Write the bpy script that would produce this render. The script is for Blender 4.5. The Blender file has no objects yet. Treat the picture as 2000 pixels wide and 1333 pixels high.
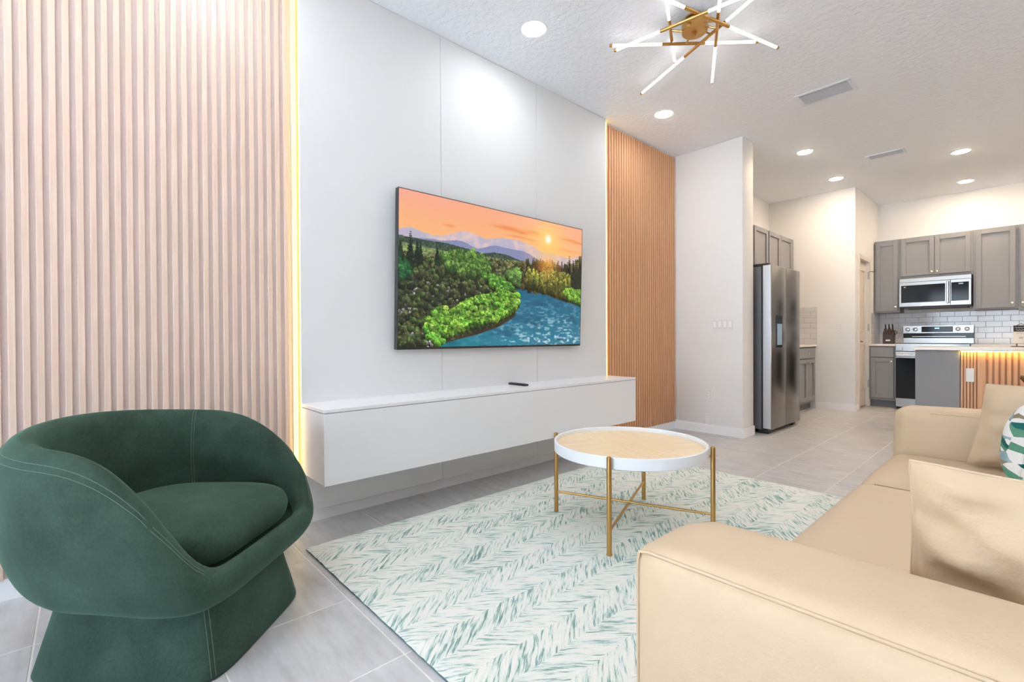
import bpy, bmesh, math, random
import numpy as np
from mathutils import Vector, Matrix
random.seed(7)
rng = np.random.default_rng(7)
SC = bpy.context.scene
COL = SC.collection
R_ = math.radians

# ------------------------------------------------------------------ camera, world, exposure
CAM = Vector((2.66, 0.0, 1.0))
yaw, pitch, roll = R_(47.88099), R_(-0.41247), R_(-0.26968)
fwd = Vector((-math.sin(yaw)*math.cos(pitch), math.cos(yaw)*math.cos(pitch), math.sin(pitch)))
rgt = Vector((math.cos(yaw), math.sin(yaw), 0))
upv = rgt.cross(fwd)
r2 = rgt*math.cos(roll) + upv*math.sin(roll)
u2 = -rgt*math.sin(roll) + upv*math.cos(roll)
cam_d = bpy.data.cameras.new('camera')
cam = bpy.data.objects.new('camera', cam_d); COL.objects.link(cam)
cam_d.sensor_width = 36; cam_d.sensor_fit = 'HORIZONTAL'
cam_d.lens = 925.405*36/2000
cam_d.clip_start = 0.02; cam_d.clip_end = 200
M = Matrix((r2, u2, -fwd)).transposed().to_4x4(); M.translation = CAM
cam.matrix_world = M
SC.camera = cam

SC.view_settings.view_transform = 'Standard'
SC.view_settings.look = 'None'
SC.view_settings.gamma = 1.0
SC.view_settings.use_curve_mapping = False
SC.view_settings.exposure = 1.88

SKY = 3.0            # daylight outside the sliding door
world = bpy.data.worlds.new('daylight'); SC.world = world; world.use_nodes = True
bg = world.node_tree.nodes['Background']
bg.inputs[0].default_value = (0.72, 0.86, 1.0, 1); bg.inputs[1].default_value = SKY
sun_d = bpy.data.lights.new('sun', 'SUN'); sun_d.energy = 95.0; sun_d.angle = .01; sun_d.color = (1.0, .98, .96)
sun = bpy.data.objects.new('sun', sun_d); COL.objects.link(sun); sun.rotation_euler = (R_(-35), 0, R_(12))   # from over the roof onto the patio
SC.cycles.max_bounces = 8; SC.cycles.diffuse_bounces = 5; SC.cycles.glossy_bounces = 3
SC.cycles.use_adaptive_sampling = True; SC.cycles.adaptive_threshold = .02
SC.cycles.transmission_bounces = 6; SC.cycles.transparent_max_bounces = 8
SC.cycles.sample_clamp_indirect = 6.0
SC.cycles.caustics_reflective = False; SC.cycles.caustics_refractive = False

DOWN_LIVING = 38.0   # emission of the recessed lamps
DOWN_KITCHEN = 82.0
TUBE = 0.75
LED = 1.7
C_LIV = (0.90, 0.95, 1.0); C_KIT = (1.0, 0.78, 0.56); C_TUBE = (1.0, 0.95, 0.90); C_LED = (1.0, 0.66, 0.13)

# ------------------------------------------------------------------ materials
def lin(c):
    return tuple((x/12.92 if x <= .04045 else ((x+.055)/1.055)**2.4) for x in c)
def srgb(r, g, b):
    return lin((r/255, g/255, b/255))
MATS = {}
class NT:
    def __init__(s, name):
        s.m = bpy.data.materials.new(name); s.m.use_nodes = True
        s.t = s.m.node_tree; s.b = s.t.nodes['Principled BSDF']; MATS[name] = s.m
    def n(s, typ, **kw):
        nd = s.t.nodes.new(typ)
        for k, v in kw.items():
            if k.startswith('i_'):
                key = k[2:]; key = int(key) if key.isdigit() else key
                s.set(nd, key, v)
            else: setattr(nd, k, v)
        return nd
    def set(s, nd, key, v):
        if isinstance(v, bpy.types.NodeSocket): s.t.links.new(v, nd.inputs[key])
        else: nd.inputs[key].default_value = v
    def math(s, op, a, b=0.0):
        nd = s.t.nodes.new('ShaderNodeMath'); nd.operation = op; s.set(nd, 0, a); s.set(nd, 1, b); return nd.outputs[0]
    def mix(s, f, a, b, typ='MIX'):
        nd = s.t.nodes.new('ShaderNodeMix'); nd.data_type = 'RGBA'; nd.blend_type = typ
        s.set(nd, 0, f); s.set(nd, 6, a if isinstance(a, bpy.types.NodeSocket) else (*a[:3], 1)); s.set(nd, 7, b if isinstance(b, bpy.types.NodeSocket) else (*b[:3], 1))
        return nd.outputs[2]
    def coord(s, which='Object', scale=(1, 1, 1), rot=(0, 0, 0), loc=None):
        tc = s.t.nodes.new('ShaderNodeTexCoord'); mp = s.t.nodes.new('ShaderNodeMapping')
        s.t.links.new(tc.outputs[which], mp.inputs[0]); mp.inputs[3].default_value = scale; mp.inputs[2].default_value = rot
        if loc is not None: s.set(mp, 1, loc)
        return mp.outputs[0]
    def noise(s, vec, scale=5, detail=3, rough=.5, out=0):
        nd = s.t.nodes.new('ShaderNodeTexNoise'); s.set(nd, 'Vector', vec); nd.inputs['Scale'].default_value = scale
        nd.inputs['Detail'].default_value = detail; nd.inputs['Roughness'].default_value = rough; return nd.outputs[out]
    def ramp(s, f, stops):
        nd = s.t.nodes.new('ShaderNodeValToRGB'); s.set(nd, 0, f); cr = nd.color_ramp
        while len(cr.elements) < len(stops): cr.elements.new(.5)
        for e, (p, c) in zip(cr.elements, stops): e.position = p; e.color = (*c[:3], 1)
        return nd.outputs[0]
    def bump(s, h, strength=.2, dist=.01):
        nd = s.t.nodes.new('ShaderNodeBump'); nd.inputs['Strength'].default_value = strength; nd.inputs['Distance'].default_value = dist
        s.set(nd, 'Height', h); s.t.links.new(nd.outputs[0], s.b.inputs['Normal'])
    def pr(s, color=None, rough=.5, metal=0, spec=.5, **kw):
        if color is not None: s.set(s.b, 'Base Color', color if isinstance(color, bpy.types.NodeSocket) else (*color[:3], 1))
        s.set(s.b, 'Roughness', rough); s.b.inputs['Metallic'].default_value = metal; s.b.inputs['Specular IOR Level'].default_value = spec
        for k, v in kw.items(): s.set(s.b, k.replace('_', ' '), v)
        return s
def plain(name, c, rough=.5, metal=0, spec=.5, **kw):
    return NT(name).pr(c, rough, metal, spec, **kw).m
def emit(name, c, strength):
    n = NT(name); n.pr((0, 0, 0), .6, 0, 0); n.b.inputs['Emission Color'].default_value = (*c, 1); n.b.inputs['Emission Strength'].default_value = strength
    return n.m

# painted plaster
def paint(name, c, bump=.05, scale=60, rough=.6):
    n = NT(name); v = n.coord('Object')
    f = n.noise(v, 3, 3); col = n.mix(f, tuple(x*.97 for x in c), tuple(min(1, x*1.02) for x in c))
    n.pr(col, rough, 0, .3); n.bump(n.noise(v, scale, 4, .6), bump, .01); return n.m
paint('wall_paint', (.81, .805, .80))
n = NT('ceiling_paint'); v = n.coord('Object')
h = n.ramp(n.noise(v, 26, 3, .55), [(.44, (0, 0, 0)), (.56, (1, 1, 1))])
n.pr((.87, .90, .96), .75, 0, .2); n.bump(n.math('MULTIPLY', h, 1.0), .30, .006)
plain('trim_white', (.88, .88, .90), .35)
plain('panel_grey', (.71, .71, .71), .6, 0, .2)
plain('cabinet_white', (.80, .80, .82), .32)
plain('gap_dark', (.10, .10, .11), .7)
# slat wood: plain tone, and a copy with daylight painted into the colour
def slat_wood(name, c0, c1, c2, c3):
    n = NT(name); oi = n.n('ShaderNodeObjectInfo'); off = n.n('ShaderNodeCombineXYZ', i_2=n.math('MULTIPLY', oi.outputs['Random'], 37.0), i_0=n.math('MULTIPLY', oi.outputs['Random'], 11.0))
    v = n.coord('Object', (140, 140, 3.0), loc=off.outputs[0]); g = n.noise(v, 1.0, 4, .6)
    col = n.mix(n.math('MULTIPLY', oi.outputs['Random'], .22), n.ramp(g, [(.25, c0), (.55, c1), (.8, c2)]), c3)
    n.pr(col, .42, 0, .45); n.bump(g, .08, .002)
slat_wood('slat_wood', srgb(200, 150, 112), srgb(220, 171, 131), srgb(230, 184, 146), srgb(194, 141, 99))
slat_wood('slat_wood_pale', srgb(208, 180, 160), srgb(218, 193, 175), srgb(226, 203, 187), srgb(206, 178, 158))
plain('slat_backing', srgb(190, 142, 104), .5)
plain('slat_backing_pale', srgb(207, 189, 182), .5)  # backing lightened with the same painted daylight
# floor tile
n = NT('floor_tile'); oi = n.n('ShaderNodeObjectInfo'); off = n.n('ShaderNodeCombineXYZ', i_0=n.math('MULTIPLY', oi.outputs['Random'], 19.0), i_1=n.math('MULTIPLY', oi.outputs['Random'], 43.0))
v = n.coord('Object', (2.2, 11, 1), loc=off.outputs[0]); v2 = n.coord('Object', (1, 1, 1), loc=off.outputs[0])
g = n.noise(v, 2.2, 6, .62); g2 = n.noise(v2, 5, 5, .6)
f = n.math('ADD', n.math('MULTIPLY', g, .65), n.math('MULTIPLY', g2, .35))
col = n.ramp(f, [(.30, srgb(166, 163, 162)), (.5, srgb(190, 189, 190)), (.72, srgb(206, 206, 208))])
col = n.mix(n.math('MULTIPLY', oi.outputs['Random'], .18), col, srgb(176, 172, 170))
n.pr(col, .34, 0, .5); n.bump(g2, .06, .003)
plain('grout', srgb(228, 224, 218), .8)
# rug
n = NT('rug_wool'); tc = n.n('ShaderNodeTexCoord'); sp = n.n('ShaderNodeSeparateXYZ', i_0=tc.outputs['Object'])
wob = n.noise(tc.outputs['Object'], 9, 2)
x = n.math('ADD', sp.outputs[0], n.math('MULTIPLY', n.math('SUBTRACT', wob, .5), .018)); y = sp.outputs[1]
k = n.math('FLOOR', n.math('DIVIDE', x, .109)); par = n.math('MODULO', k, 2.0)
sgn = n.math('SUBTRACT', n.math('MULTIPLY', par, 2.0), 1.0)
sx = n.math('MULTIPLY', x, sgn)
along = n.math('SUBTRACT', n.math('MULTIPLY', y, .78), n.math('MULTIPLY', sx, .62))
acr = n.math('ADD', n.math('MULTIPLY', y, .62), n.math('MULTIPLY', sx, .78))
cv = n.n('ShaderNodeCombineXYZ', i_0=n.math('MULTIPLY', along, 11.0), i_1=n.math('MULTIPLY', acr, 95.0), i_2=n.math('MULTIPLY', k, 3.7))
d1 = n.noise(cv.outputs[0], 1.0, 3, .6)
cv2 = n.n('ShaderNodeCombineXYZ', i_0=n.math('MULTIPLY', along, 16.0), i_1=n.math('MULTIPLY', acr, 170.0), i_2=n.math('MULTIPLY', k, 5.1))
d2 = n.noise(cv2.outputs[0], 1.0, 2, .6)
lo = n.noise(tc.outputs['Object'], 3.2, 3, .6)
dk = n.math('ADD', n.math('MULTIPLY', d1, .7), n.math('ADD', n.math('MULTIPLY', d2, .30), n.math('MULTIPLY', n.math('SUBTRACT', lo, .5), .22)))
dk = n.math('ADD', dk, n.math('MULTIPLY', par, .02))
col = n.ramp(dk, [(.44, srgb(238, 236, 228)), (.53, srgb(224, 229, 221)), (.575, srgb(178, 202, 193)), (.615, srgb(128, 164, 156)), (.68, srgb(84, 122, 116))])
fine = n.noise(tc.outputs['Object'], 420, 2)
col = n.mix(n.math('MULTIPLY', fine, .32), col, srgb(216, 219, 213))
n.pr(col, .95, 0, .1); n.bump(n.math('ADD', n.math('MULTIPLY', d1, .6), n.math('ADD', n.math('MULTIPLY', d2, .6), n.math('MULTIPLY', fine, .5))), .75, .006)
plain('rug_edge', srgb(96, 120, 124), .95, 0, .1)
# leather
def leather(name, c, c2):
    n = NT(name); v = n.coord('Object')
    f = n.noise(v, 4, 4, .6); col = n.mix(f, c, c2)
    vo = n.n('ShaderNodeTexVoronoi', i_0=v); vo.inputs['Scale'].default_value = 260
    n.pr(col, .52, 0, .4); n.bump(n.math('ADD', n.math('MULTIPLY', vo.outputs[0], .5), n.math('MULTIPLY', n.noise(v, 12, 3), 1.2)), .12, .004); return n.m
leather('sofa_leather', srgb(191, 167, 138), srgb(201, 178, 149))
plain('sofa_stitch', srgb(170, 140, 108), .7)
plain('dark_foot', (.03, .025, .02), .5)
# velvet
n = NT('green_velvet'); v = n.coord('Object')
f = n.noise(v, 5, 5, .65); f2 = n.noise(v, 160, 3, .7)
col = n.ramp(n.math('ADD', n.math('MULTIPLY', f, .7), n.math('MULTIPLY', f2, .3)), [(.30, srgb(38, 51, 44)), (.52, srgb(50, 70, 60)), (.72, srgb(64, 87, 75))])
n.pr(col, .85, 0, .15, Sheen_Weight=.35, Sheen_Roughness=.4, Sheen_Tint=(*srgb(120, 170, 150), 1)); n.bump(f2, .15, .002)
plain('velvet_stitch', srgb(96, 114, 102), .85)
# metals
plain('brass', srgb(196, 152, 88), .30, 1.0)
plain('brass_satin', srgb(190, 150, 92), .42, 1.0)
plain('champagne', srgb(226, 204, 160), .25, 1.0)
n = NT('stainless'); v = n.coord('Object', (1, 1, 60)); g = n.noise(v, 18, 3)
n.pr(n.mix(g, (.29, .285, .28), (.38, .37, .365)), .26, 1.0)
plain('stainless_daylit', (.62, .64, .68), .35, 1.0)
n = NT('stainless_dark'); v = n.coord('Object', (1, 1, 60)); g = n.noise(v, 18, 3)
n.pr(n.mix(g, (.26, .245, .23), (.33, .315, .30)), .22, 1.0)  # fridge steel darkened to stand in for reflections of a dim kitchen
plain('fridge_side', (.16, .165, .18), .45, .3)
plain('black_glass', (.012, .014, .018), .08, 0, .22)
plain('black_plastic', (.02, .02, .022), .4)
plain('rubber', (.015, .015, .015), .7)
plain('bronze', (.12, .09, .06), .4, .8)
plain('hinge_steel', (.5, .5, .5), .35, 1.0)
# kitchen
plain('cabinet_grey', srgb(141, 142, 145), .45, 0, .4)
plain('cabinet_toe', srgb(112, 114, 120), .5)
n = NT('quartz'); v = n.coord('Object'); n.pr(n.mix(n.noise(v, 40, 4), srgb(222, 216, 206), srgb(236, 232, 226)), .2)
plain('subway_tile', srgb(214, 214, 218), .10, 0, .6)
plain('tile_grout', srgb(146, 144, 146), .8)
plain('plate_white', (.80, .80, .80), .35)
plain('plate_line', (.45, .45, .45), .5)
plain('door_cream', srgb(226, 218, 208), .4)
plain('slot_dark', (.05, .05, .05), .6)
# table
plain('tray_white', (.80, .82, .86), .35)
n = NT('table_veneer'); oi = n.n('ShaderNodeObjectInfo')
v = n.coord('Object', (5, 60, 5)); g = n.noise(v, 1.2, 4, .6)
n.pr(n.ramp(g, [(.3, srgb(230, 202, 160)), (.6, srgb(240, 217, 180)), (.8, srgb(245, 225, 193))]), .38)
plain('vent_blue', srgb(226, 232, 242), .4)
plain('lamp_trim', (.82, .82, .82), .4)
emit('lamp_living', C_LIV, DOWN_LIVING)
emit('lamp_kitchen', C_KIT, DOWN_KITCHEN)
emit('tube_glow', C_TUBE, TUBE)
emit('led_glow', C_LED, LED)
emit('led_island', C_LED, 12.0)
emit('clock_blue', (.10, .35, 1.0), 2.5)
plain('pane_blue', srgb(150, 180, 205), .3)
plain('knife_block_wood', srgb(52, 34, 32), .45)
plain('oak_dark', srgb(120, 78, 42), .5)
plain('sign_white', srgb(222, 216, 206), .6)
plain('sign_black', (.015, .015, .017), .6)
# leaf pillow
n = NT('leaf_print'); v = n.coord('Object', (14, 14, 30), (0, .7, .3))
vo = n.n('ShaderNodeTexVoronoi', i_0=v); vo.inputs['Scale'].default_value = 1.1
spc = n.n('ShaderNodeSeparateColor', i_0=vo.outputs['Color'])
nd = n.ramp(spc.outputs[0], [(0, srgb(238, 236, 234)), (.34, srgb(34, 106, 102)), (.50, srgb(150, 178, 186)), (.64, srgb(240, 238, 236)), (.80, srgb(96, 150, 126)), (.90, srgb(150, 138, 112))])
nd.node.color_ramp.interpolation = 'CONSTANT'
n.pr(nd, .85, 0, .15); n.bump(n.noise(v, 90, 2), .1, .002)
# glass of the sliding door: thin clear pane
n = NT('clear_glass'); n.t.nodes.remove(n.b); out = n.t.nodes['Material Output']
tr = n.n('ShaderNodeBsdfTransparent'); gl = n.n('ShaderNodeBsdfGlossy'); gl.inputs['Roughness'].default_value = .02
fr = n.n('ShaderNodeFresnel'); fr.inputs[0].default_value = 1.45
mx = n.n('ShaderNodeMixShader', i_0=fr.outputs[0], i_1=tr.outputs[0], i_2=gl.outputs[0]); n.t.links.new(mx.outputs[0], out.inputs[0])
paint('patio_concrete', (.58, .61, .64), .1, 20)

# ------------------------------------------------------------------ mesh helpers
ORG = {}
class MB:
    def __init__(s): s.v = []; s.f = []
    def add(s, v, f):
        o = len(s.v); s.v += [tuple(p) for p in v]; s.f += [tuple(i+o for i in q) for q in f]; return s
    def box(s, x0, x1, y0, y1, z0, z1):
        x0, x1 = sorted((x0, x1)); y0, y1 = sorted((y0, y1)); z0, z1 = sorted((z0, z1))
        return s.add([(x0, y0, z0), (x1, y0, z0), (x1, y1, z0), (x0, y1, z0), (x0, y0, z1), (x1, y0, z1), (x1, y1, z1), (x0, y1, z1)],
                     [(0, 3, 2, 1), (4, 5, 6, 7), (0, 1, 5, 4), (1, 2, 6, 5), (2, 3, 7, 6), (3, 0, 4, 7)])
    def bbox(s, x0, x1, y0, y1, z0, z1, b=.004, seg=2):
        x0, x1 = sorted((x0, x1)); y0, y1 = sorted((y0, y1)); z0, z1 = sorted((z0, z1))
        bm = bmesh.new(); bmesh.ops.create_cube(bm, size=1)
        for q in bm.verts: q.co = Vector(((x0+x1)/2+q.co.x*(x1-x0), (y0+y1)/2+q.co.y*(y1-y0), (z0+z1)/2+q.co.z*(z1-z0)))
        b = min(b, .49*min(x1-x0, y1-y0, z1-z0))
        bmesh.ops.bevel(bm, geom=list(bm.edges), offset=b, segments=seg, affect='EDGES', profile=.5)
        bm.verts.index_update(); s.add([q.co[:] for q in bm.verts], [[q.index for q in f.verts] for f in bm.faces]); bm.free(); return s
    def tube(s, pts, r, n=10, cap=True):
        pts = [Vector(p) for p in pts]; rs = r if isinstance(r, (list, tuple)) else [r]*len(pts)
        V = []; prev = None
        for i, p in enumerate(pts):
            a = pts[max(0, i-1)]; b = pts[min(len(pts)-1, i+1)]; t = (b-a).normalized()
            if prev is None:
                ref = Vector((0, 0, 1)) if abs(t.z) < .9 else Vector((1, 0, 0)); e1 = t.cross(ref).normalized()
            else: e1 = (prev - t*prev.dot(t)).normalized()
            e2 = t.cross(e1); prev = e1
            for k in range(n):
                a_ = 2*math.pi*k/n; V.append(p + (e1*math.cos(a_) + e2*math.sin(a_))*rs[i])
        F = []
        for i in range(len(pts)-1):
            for k in range(n): k2 = (k+1) % n; F.append((i*n+k, i*n+k2, (i+1)*n+k2, (i+1)*n+k))
        if cap: F.append(tuple(range(n-1, -1, -1))); F.append(tuple((len(pts)-1)*n+k for k in range(n)))
        return s.add(V, F)
    def lathe(s, prof, c=(0, 0, 0), n=48, axis='z'):
        V = []; F = []
        for (r, z) in prof:
            for k in range(n):
                a = 2*math.pi*k/n; p = (r*math.cos(a), r*math.sin(a), z)
                if axis == 'x': p = (p[2], p[0], p[1])
                if axis == 'y': p = (p[1], p[2], p[0])
                V.append((c[0]+p[0], c[1]+p[1], c[2]+p[2]))
        for i in range(len(prof)-1):
            for k in range(n): k2 = (k+1) % n; F.append((i*n+k, i*n+k2, (i+1)*n+k2, (i+1)*n+k))
        F.append(tuple(range(n-1, -1, -1))); F.append(tuple((len(prof)-1)*n+k for k in range(n)))
        return s.add(V, F)
    def grid(s, rows, closed_u=False):
        n0 = len(rows); m = len(rows[0]); V = [p for r in rows for p in r]; F = []
        for i in range(n0-1):
            for j in range(m if closed_u else m-1):
                j2 = (j+1) % m; F.append((i*m+j, i*m+j2, (i+1)*m+j2, (i+1)*m+j))
        return s.add(V, F)
    def rbox(s, size, rad, puff=(0, 0, 0), c=(0, 0, 0), n=14):
        """soft box: rounded by rad, faces pushed out by puff"""
        bm = bmesh.new(); bmesh.ops.create_cube(bm, size=2); bmesh.ops.subdivide_edges(bm, edges=list(bm.edges), cuts=n, use_grid_fill=True)
        hx, hy, hz = size[0]/2, size[1]/2, size[2]/2; H = Vector((hx, hy, hz)); rad = min(rad, hx*.98, hy*.98, hz*.98); inn = H - Vector((rad,)*3)
        for q in bm.verts:
            u = q.co.copy()
            w = Vector([math.copysign(abs(t)**.8, t) for t in u])
            p = Vector((w.x*hx, w.y*hy, w.z*hz)); k = Vector([max(-inn[i], min(inn[i], p[i])) for i in range(3)])
            d = p-k
            if d.length > 1e-9:
                m = max(abs(d.x), abs(d.y), abs(d.z)); p = k + d.normalized()*m
            p.x += math.copysign(1, u.x)*puff[0]*abs(u.x)*(1-u.y**2)*(1-u.z**2)
            p.y += math.copysign(1, u.y)*puff[1]*abs(u.y)*(1-u.x**2)*(1-u.z**2)
            p.z += math.copysign(1, u.z)*puff[2]*abs(u.z)*(1-u.x**2)*(1-u.y**2)
            q.co = p + Vector(c)
        bm.verts.index_update(); s.add([q.co[:] for q in bm.verts], [[q.index for q in f.verts] for f in bm.faces]); bm.free(); return s
    def xf(s, mat):
        s.v = [tuple(mat @ Vector(p)) for p in s.v]; return s
    def mesh(s, name, mat, smooth=None, off=(0, 0, 0)):
        me = bpy.data.meshes.new(name); me.from_pydata([(p[0]-off[0], p[1]-off[1], p[2]-off[2]) for p in s.v], [], s.f); me.validate()
        bm = bmesh.new(); bm.from_mesh(me); bmesh.ops.recalc_face_normals(bm, faces=list(bm.faces)); bm.to_mesh(me); bm.free()
        me.materials.append(MATS[mat])
        if smooth is not None:
            me.polygons.foreach_set('use_smooth', [True]*len(me.polygons))
            if smooth < 179:
                bm = bmesh.new(); bm.from_mesh(me); lim = R_(smooth)
                for e in bm.edges:
                    if len(e.link_faces) == 2 and e.calc_face_angle(0) > lim: e.smooth = False
                bm.to_mesh(me); bm.free()
        return me
def tag(o, label=None, cat=None, group=None, kind=None):
    for k, v in (('label', label), ('category', cat), ('group', group), ('kind', kind)):
        if v is not None: o[k] = v
    return o
def root(name, loc, label, cat, group=None, rz=0, kind=None):
    o = bpy.data.objects.new(name, None); COL.objects.link(o); o.location = loc; o.rotation_euler = (0, 0, rz); o.empty_display_size = .05
    ORG[o.name] = Vector(loc) if rz == 0 else Vector((0, 0, 0))
    return tag(o, label, cat, group, kind)
def part(name, mb, mat, parent, smooth=None, label=None):
    off = ORG[parent.name]; o = bpy.data.objects.new(name, mb.mesh(name, mat, smooth, off)); COL.objects.link(o); o.parent = parent
    ORG[o.name] = off
    if label: o['label'] = label
    return o
def single(name, mb, mat, label=None, cat=None, group=None, kind=None, smooth=None):
    a = np.array(mb.v); c = ((a[:, 0].min()+a[:, 0].max())/2, (a[:, 1].min()+a[:, 1].max())/2, a[:, 2].min())
    o = bpy.data.objects.new(name, mb.mesh(name, mat, smooth, c)); COL.objects.link(o); o.location = c; ORG[o.name] = Vector(c)
    return tag(o, label, cat, group, kind)
def struct(name, mb, mat, smooth=None):
    return single(name, mb, mat, kind='structure', smooth=smooth)
def shared(name, me, parent, loc):
    o = bpy.data.objects.new(name, me); COL.objects.link(o); o.parent = parent; o.location = loc; return o
def copy_tree(o, parent=None):
    c = o.copy(); COL.objects.link(c); c.parent = parent
    for ch in list(o.children): copy_tree(ch, c)
    return c

# ------------------------------------------------------------------ the setting
CE = 2.965
XR, Y0, Y1 = 5.2, -3.6, 8.95
# floor: grout bed with every tile its own piece
fl = struct('floor', MB().box(-.1, XR+.1, Y0-.1, Y1+.1, -.06, -.0014), 'grout')
TX = [0.0, .461] + [.461+.4305*k for k in range(1, 12)]
TX = [t for t in TX if t < XR] + [XR]
TY = [.745+.4375*k for k in range(-10, 19)]
TY = [Y0] + [t for t in TY if Y0+.05 < t < Y1-.05] + [Y1]
tcache = {}
rest = MB(); g = .0022
for i in range(len(TX)-1):
    for j in range(len(TY)-1):
        w, d = TX[i+1]-TX[i], TY[j+1]-TY[j]
        if i < 8 and TY[j+1] > -1.5:
            key = (round(w, 3), round(d, 3))
            if key not in tcache:
                m = MB(); b = .0015
                m.add([(-w/2+g, -d/2+g, -.01), (w/2-g, -d/2+g, -.01), (w/2-g, d/2-g, -.01), (-w/2+g, d/2-g, -.01),
                       (-w/2+g, -d/2+g, -b), (w/2-g, -d/2+g, -b), (w/2-g, d/2-g, -b), (-w/2+g, d/2-g, -b),
                       (-w/2+g+b, -d/2+g+b, 0), (w/2-g-b, -d/2+g+b, 0), (w/2-g-b, d/2-g-b, 0), (-w/2+g+b, d/2-g-b, 0)],
                      [(8, 9, 10, 11)] + [(a, (a+1) % 4, (a+1) % 4+4, a+4) for a in range(4)] + [(a+4, (a+1) % 4+4, (a+1) % 4+8, a+8) for a in range(4)])
                tcache[key] = m.mesh('tile', 'floor_tile')
            shared('tile', tcache[key], fl, Vector(((TX[i]+TX[i+1])/2, (TY[j]+TY[j+1])/2, 0))-fl.location)
        else:
            rest.box(TX[i]+g, TX[i+1]-g, TY[j]+g, TY[j+1]-g, -.01, 0)
tag(part('tile_field', rest, 'floor_tile', fl), kind='stuff')
struct('ceiling', MB().box(-.1, XR+.1, Y0-.1, Y1+.1, CE, CE+.1), 'ceiling_paint')
struct('wall_left', MB().box(-.12, 0, Y0-.1, Y1+.12, 0, CE), 'wall_paint')
struct('wall_right', MB().box(XR, XR+.12, Y0-.1, Y1+.12, 0, CE), 'wall_paint')
struct('wall_back', MB().box(0, XR, Y1, Y1+.12, 0, CE), 'wall_paint')
# rear wall with the sliding glass door behind the camera
WX0, WX1, WZ = .25, 2.75, 2.45
struct('wall_rear', MB().box(0, WX0, Y0-.12, Y0, 0, CE).box(WX1, XR, Y0-.12, Y0, 0, CE).box(WX0, WX1, Y0-.12, Y0, WZ, CE), 'wall_paint')
fm = MB()
for a, b in ((WX0, WX0+.06), (WX1-.06, WX1), ((WX0+WX1)/2-.05, (WX0+WX1)/2+.05)): fm.box(a, b, Y0-.09, Y0-.03, 0, WZ)
fm.box(WX0+.06, WX1-.06, Y0-.09, Y0-.03, WZ-.06, WZ).box(WX0+.06, WX1-.06, Y0-.09, Y0-.03, 0, .06)
wd = struct('window_1', fm, 'trim_white')
mid = (WX0+WX1)/2
for a, b in ((WX0+.06, mid-.05), (mid+.05, WX1-.06)): part('pane', MB().box(a, b, Y0-.063, Y0-.057, .06, WZ-.06), 'clear_glass', wd)
struct('ground', MB().box(-8, 12, -16, Y0-.121, -.1, -.02), 'patio_concrete')
pl = bpy.data.lights.new('window_portal', 'AREA'); pl.shape = 'RECTANGLE'; pl.size = WX1-WX0; pl.size_y = WZ; pl.cycles.is_portal = True
po = bpy.data.objects.new('window_portal', pl); COL.objects.link(po); po.location = (mid, Y0-.13, WZ/2); po.rotation_euler = (R_(90), 0, 0)
# partition stub beside the fridge
PX, PY0, PY1 = .73, 4.80, 5.06
struct('wall_partition', MB().bbox(0, PX, PY0, PY1, 0, CE, .006), 'wall_paint', 40)
# pantry: front wall and the side wall around the door
QX, QY = 1.06, 7.55
DY0, DY1, DZ = 7.755, 8.305, 2.04
struct('wall_pantry', MB().box(0, QX, QY, QY+.1, 0, CE), 'wall_paint')
struct('wall_pantry_side', MB().box(QX-.1, QX, QY+.1, DY0, 0, CE).box(QX-.1, QX, DY1, Y1, 0, CE).box(QX-.1, QX, DY0, DY1, DZ, CE), 'wall_paint')
def base_run(name, segs, h=.095, t=.014):
    m = MB()
    for (x0, x1, y0, y1) in segs:
        m.box(x0, x1, y0, y1, 0, h-.012)
        ix, iy = (t*.35 if x1-x0 < .05 else 0), (t*.35 if y1-y0 < .05 else 0)
        m.box(x0+ix, x1-ix, y0+iy, y1-iy, h-.012, h)
    return struct(name, m, 'trim_white')
base_run('baseboard_left', [(0, .014, Y0, PY0-.014)])
base_run('baseboard_partition', [(0, PX, PY0-.014, PY0), (PX, PX+.014, PY0-.014, PY1)])
base_run('baseboard_pantry', [(.61, QX, QY-.014, QY), (QX, QX+.014, QY-.014, DY0-.068)])
base_run('baseboard_right', [(XR-.014, XR, Y0, Y1)])
base_run('baseboard_rear', [(.014, WX0, Y0, Y0+.014), (WX1, XR, Y0, Y0+.014)])

# pantry door
tr = MB().bbox(QX, QX+.016, DY0-.065, DY0-.002, 0, DZ+.06, .004).bbox(QX, QX+.016, DY1+.002, DY1+.065, 0, DZ+.06, .004).bbox(QX, QX+.016, DY0-.002, DY1+.002, DZ+.002, DZ+.06, .004)
struct('trim_1', tr, 'door_cream')
dr = struct('door_1', MB().box(QX-.075, QX-.036, DY0+.004, DY1-.004, .02, DZ-.004), 'door_cream')
for z0, z1 in ((1.06, 1.93), (.24, .90)):
    y0, y1 = DY0+.10, DY1-.10; b = .022; X = QX-.036
    rim = MB()
    for (a, c, e, f) in ((y0, y1, z0, z0+b), (y0, y1, z1-b, z1), (y0, y0+b, z0+b, z1-b), (y1-b, y1, z0+b, z1-b)): rim.bbox(X, X+.014, a, c, e, f, .005)
    pnl = part('door_panel', MB().bbox(X, X+.007, y0+b+.03, y1-b-.03, z0+b+.03, z1-b-.03, .006), 'door_cream', dr)
    part('moulding', rim, 'door_cream', pnl)
hd = part('door_handle', MB().lathe([(.026, 0), (.026, .008), (.012, .010), (.012, .04)], (QX-.036, DY0+.065, .925), 20, 'x').tube([(QX+.002, DY0+.06, .925), (QX+.006, DY0+.09, .925), (QX+.004, DY0+.17, .922)], .008), 'bronze', dr, 40)
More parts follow.
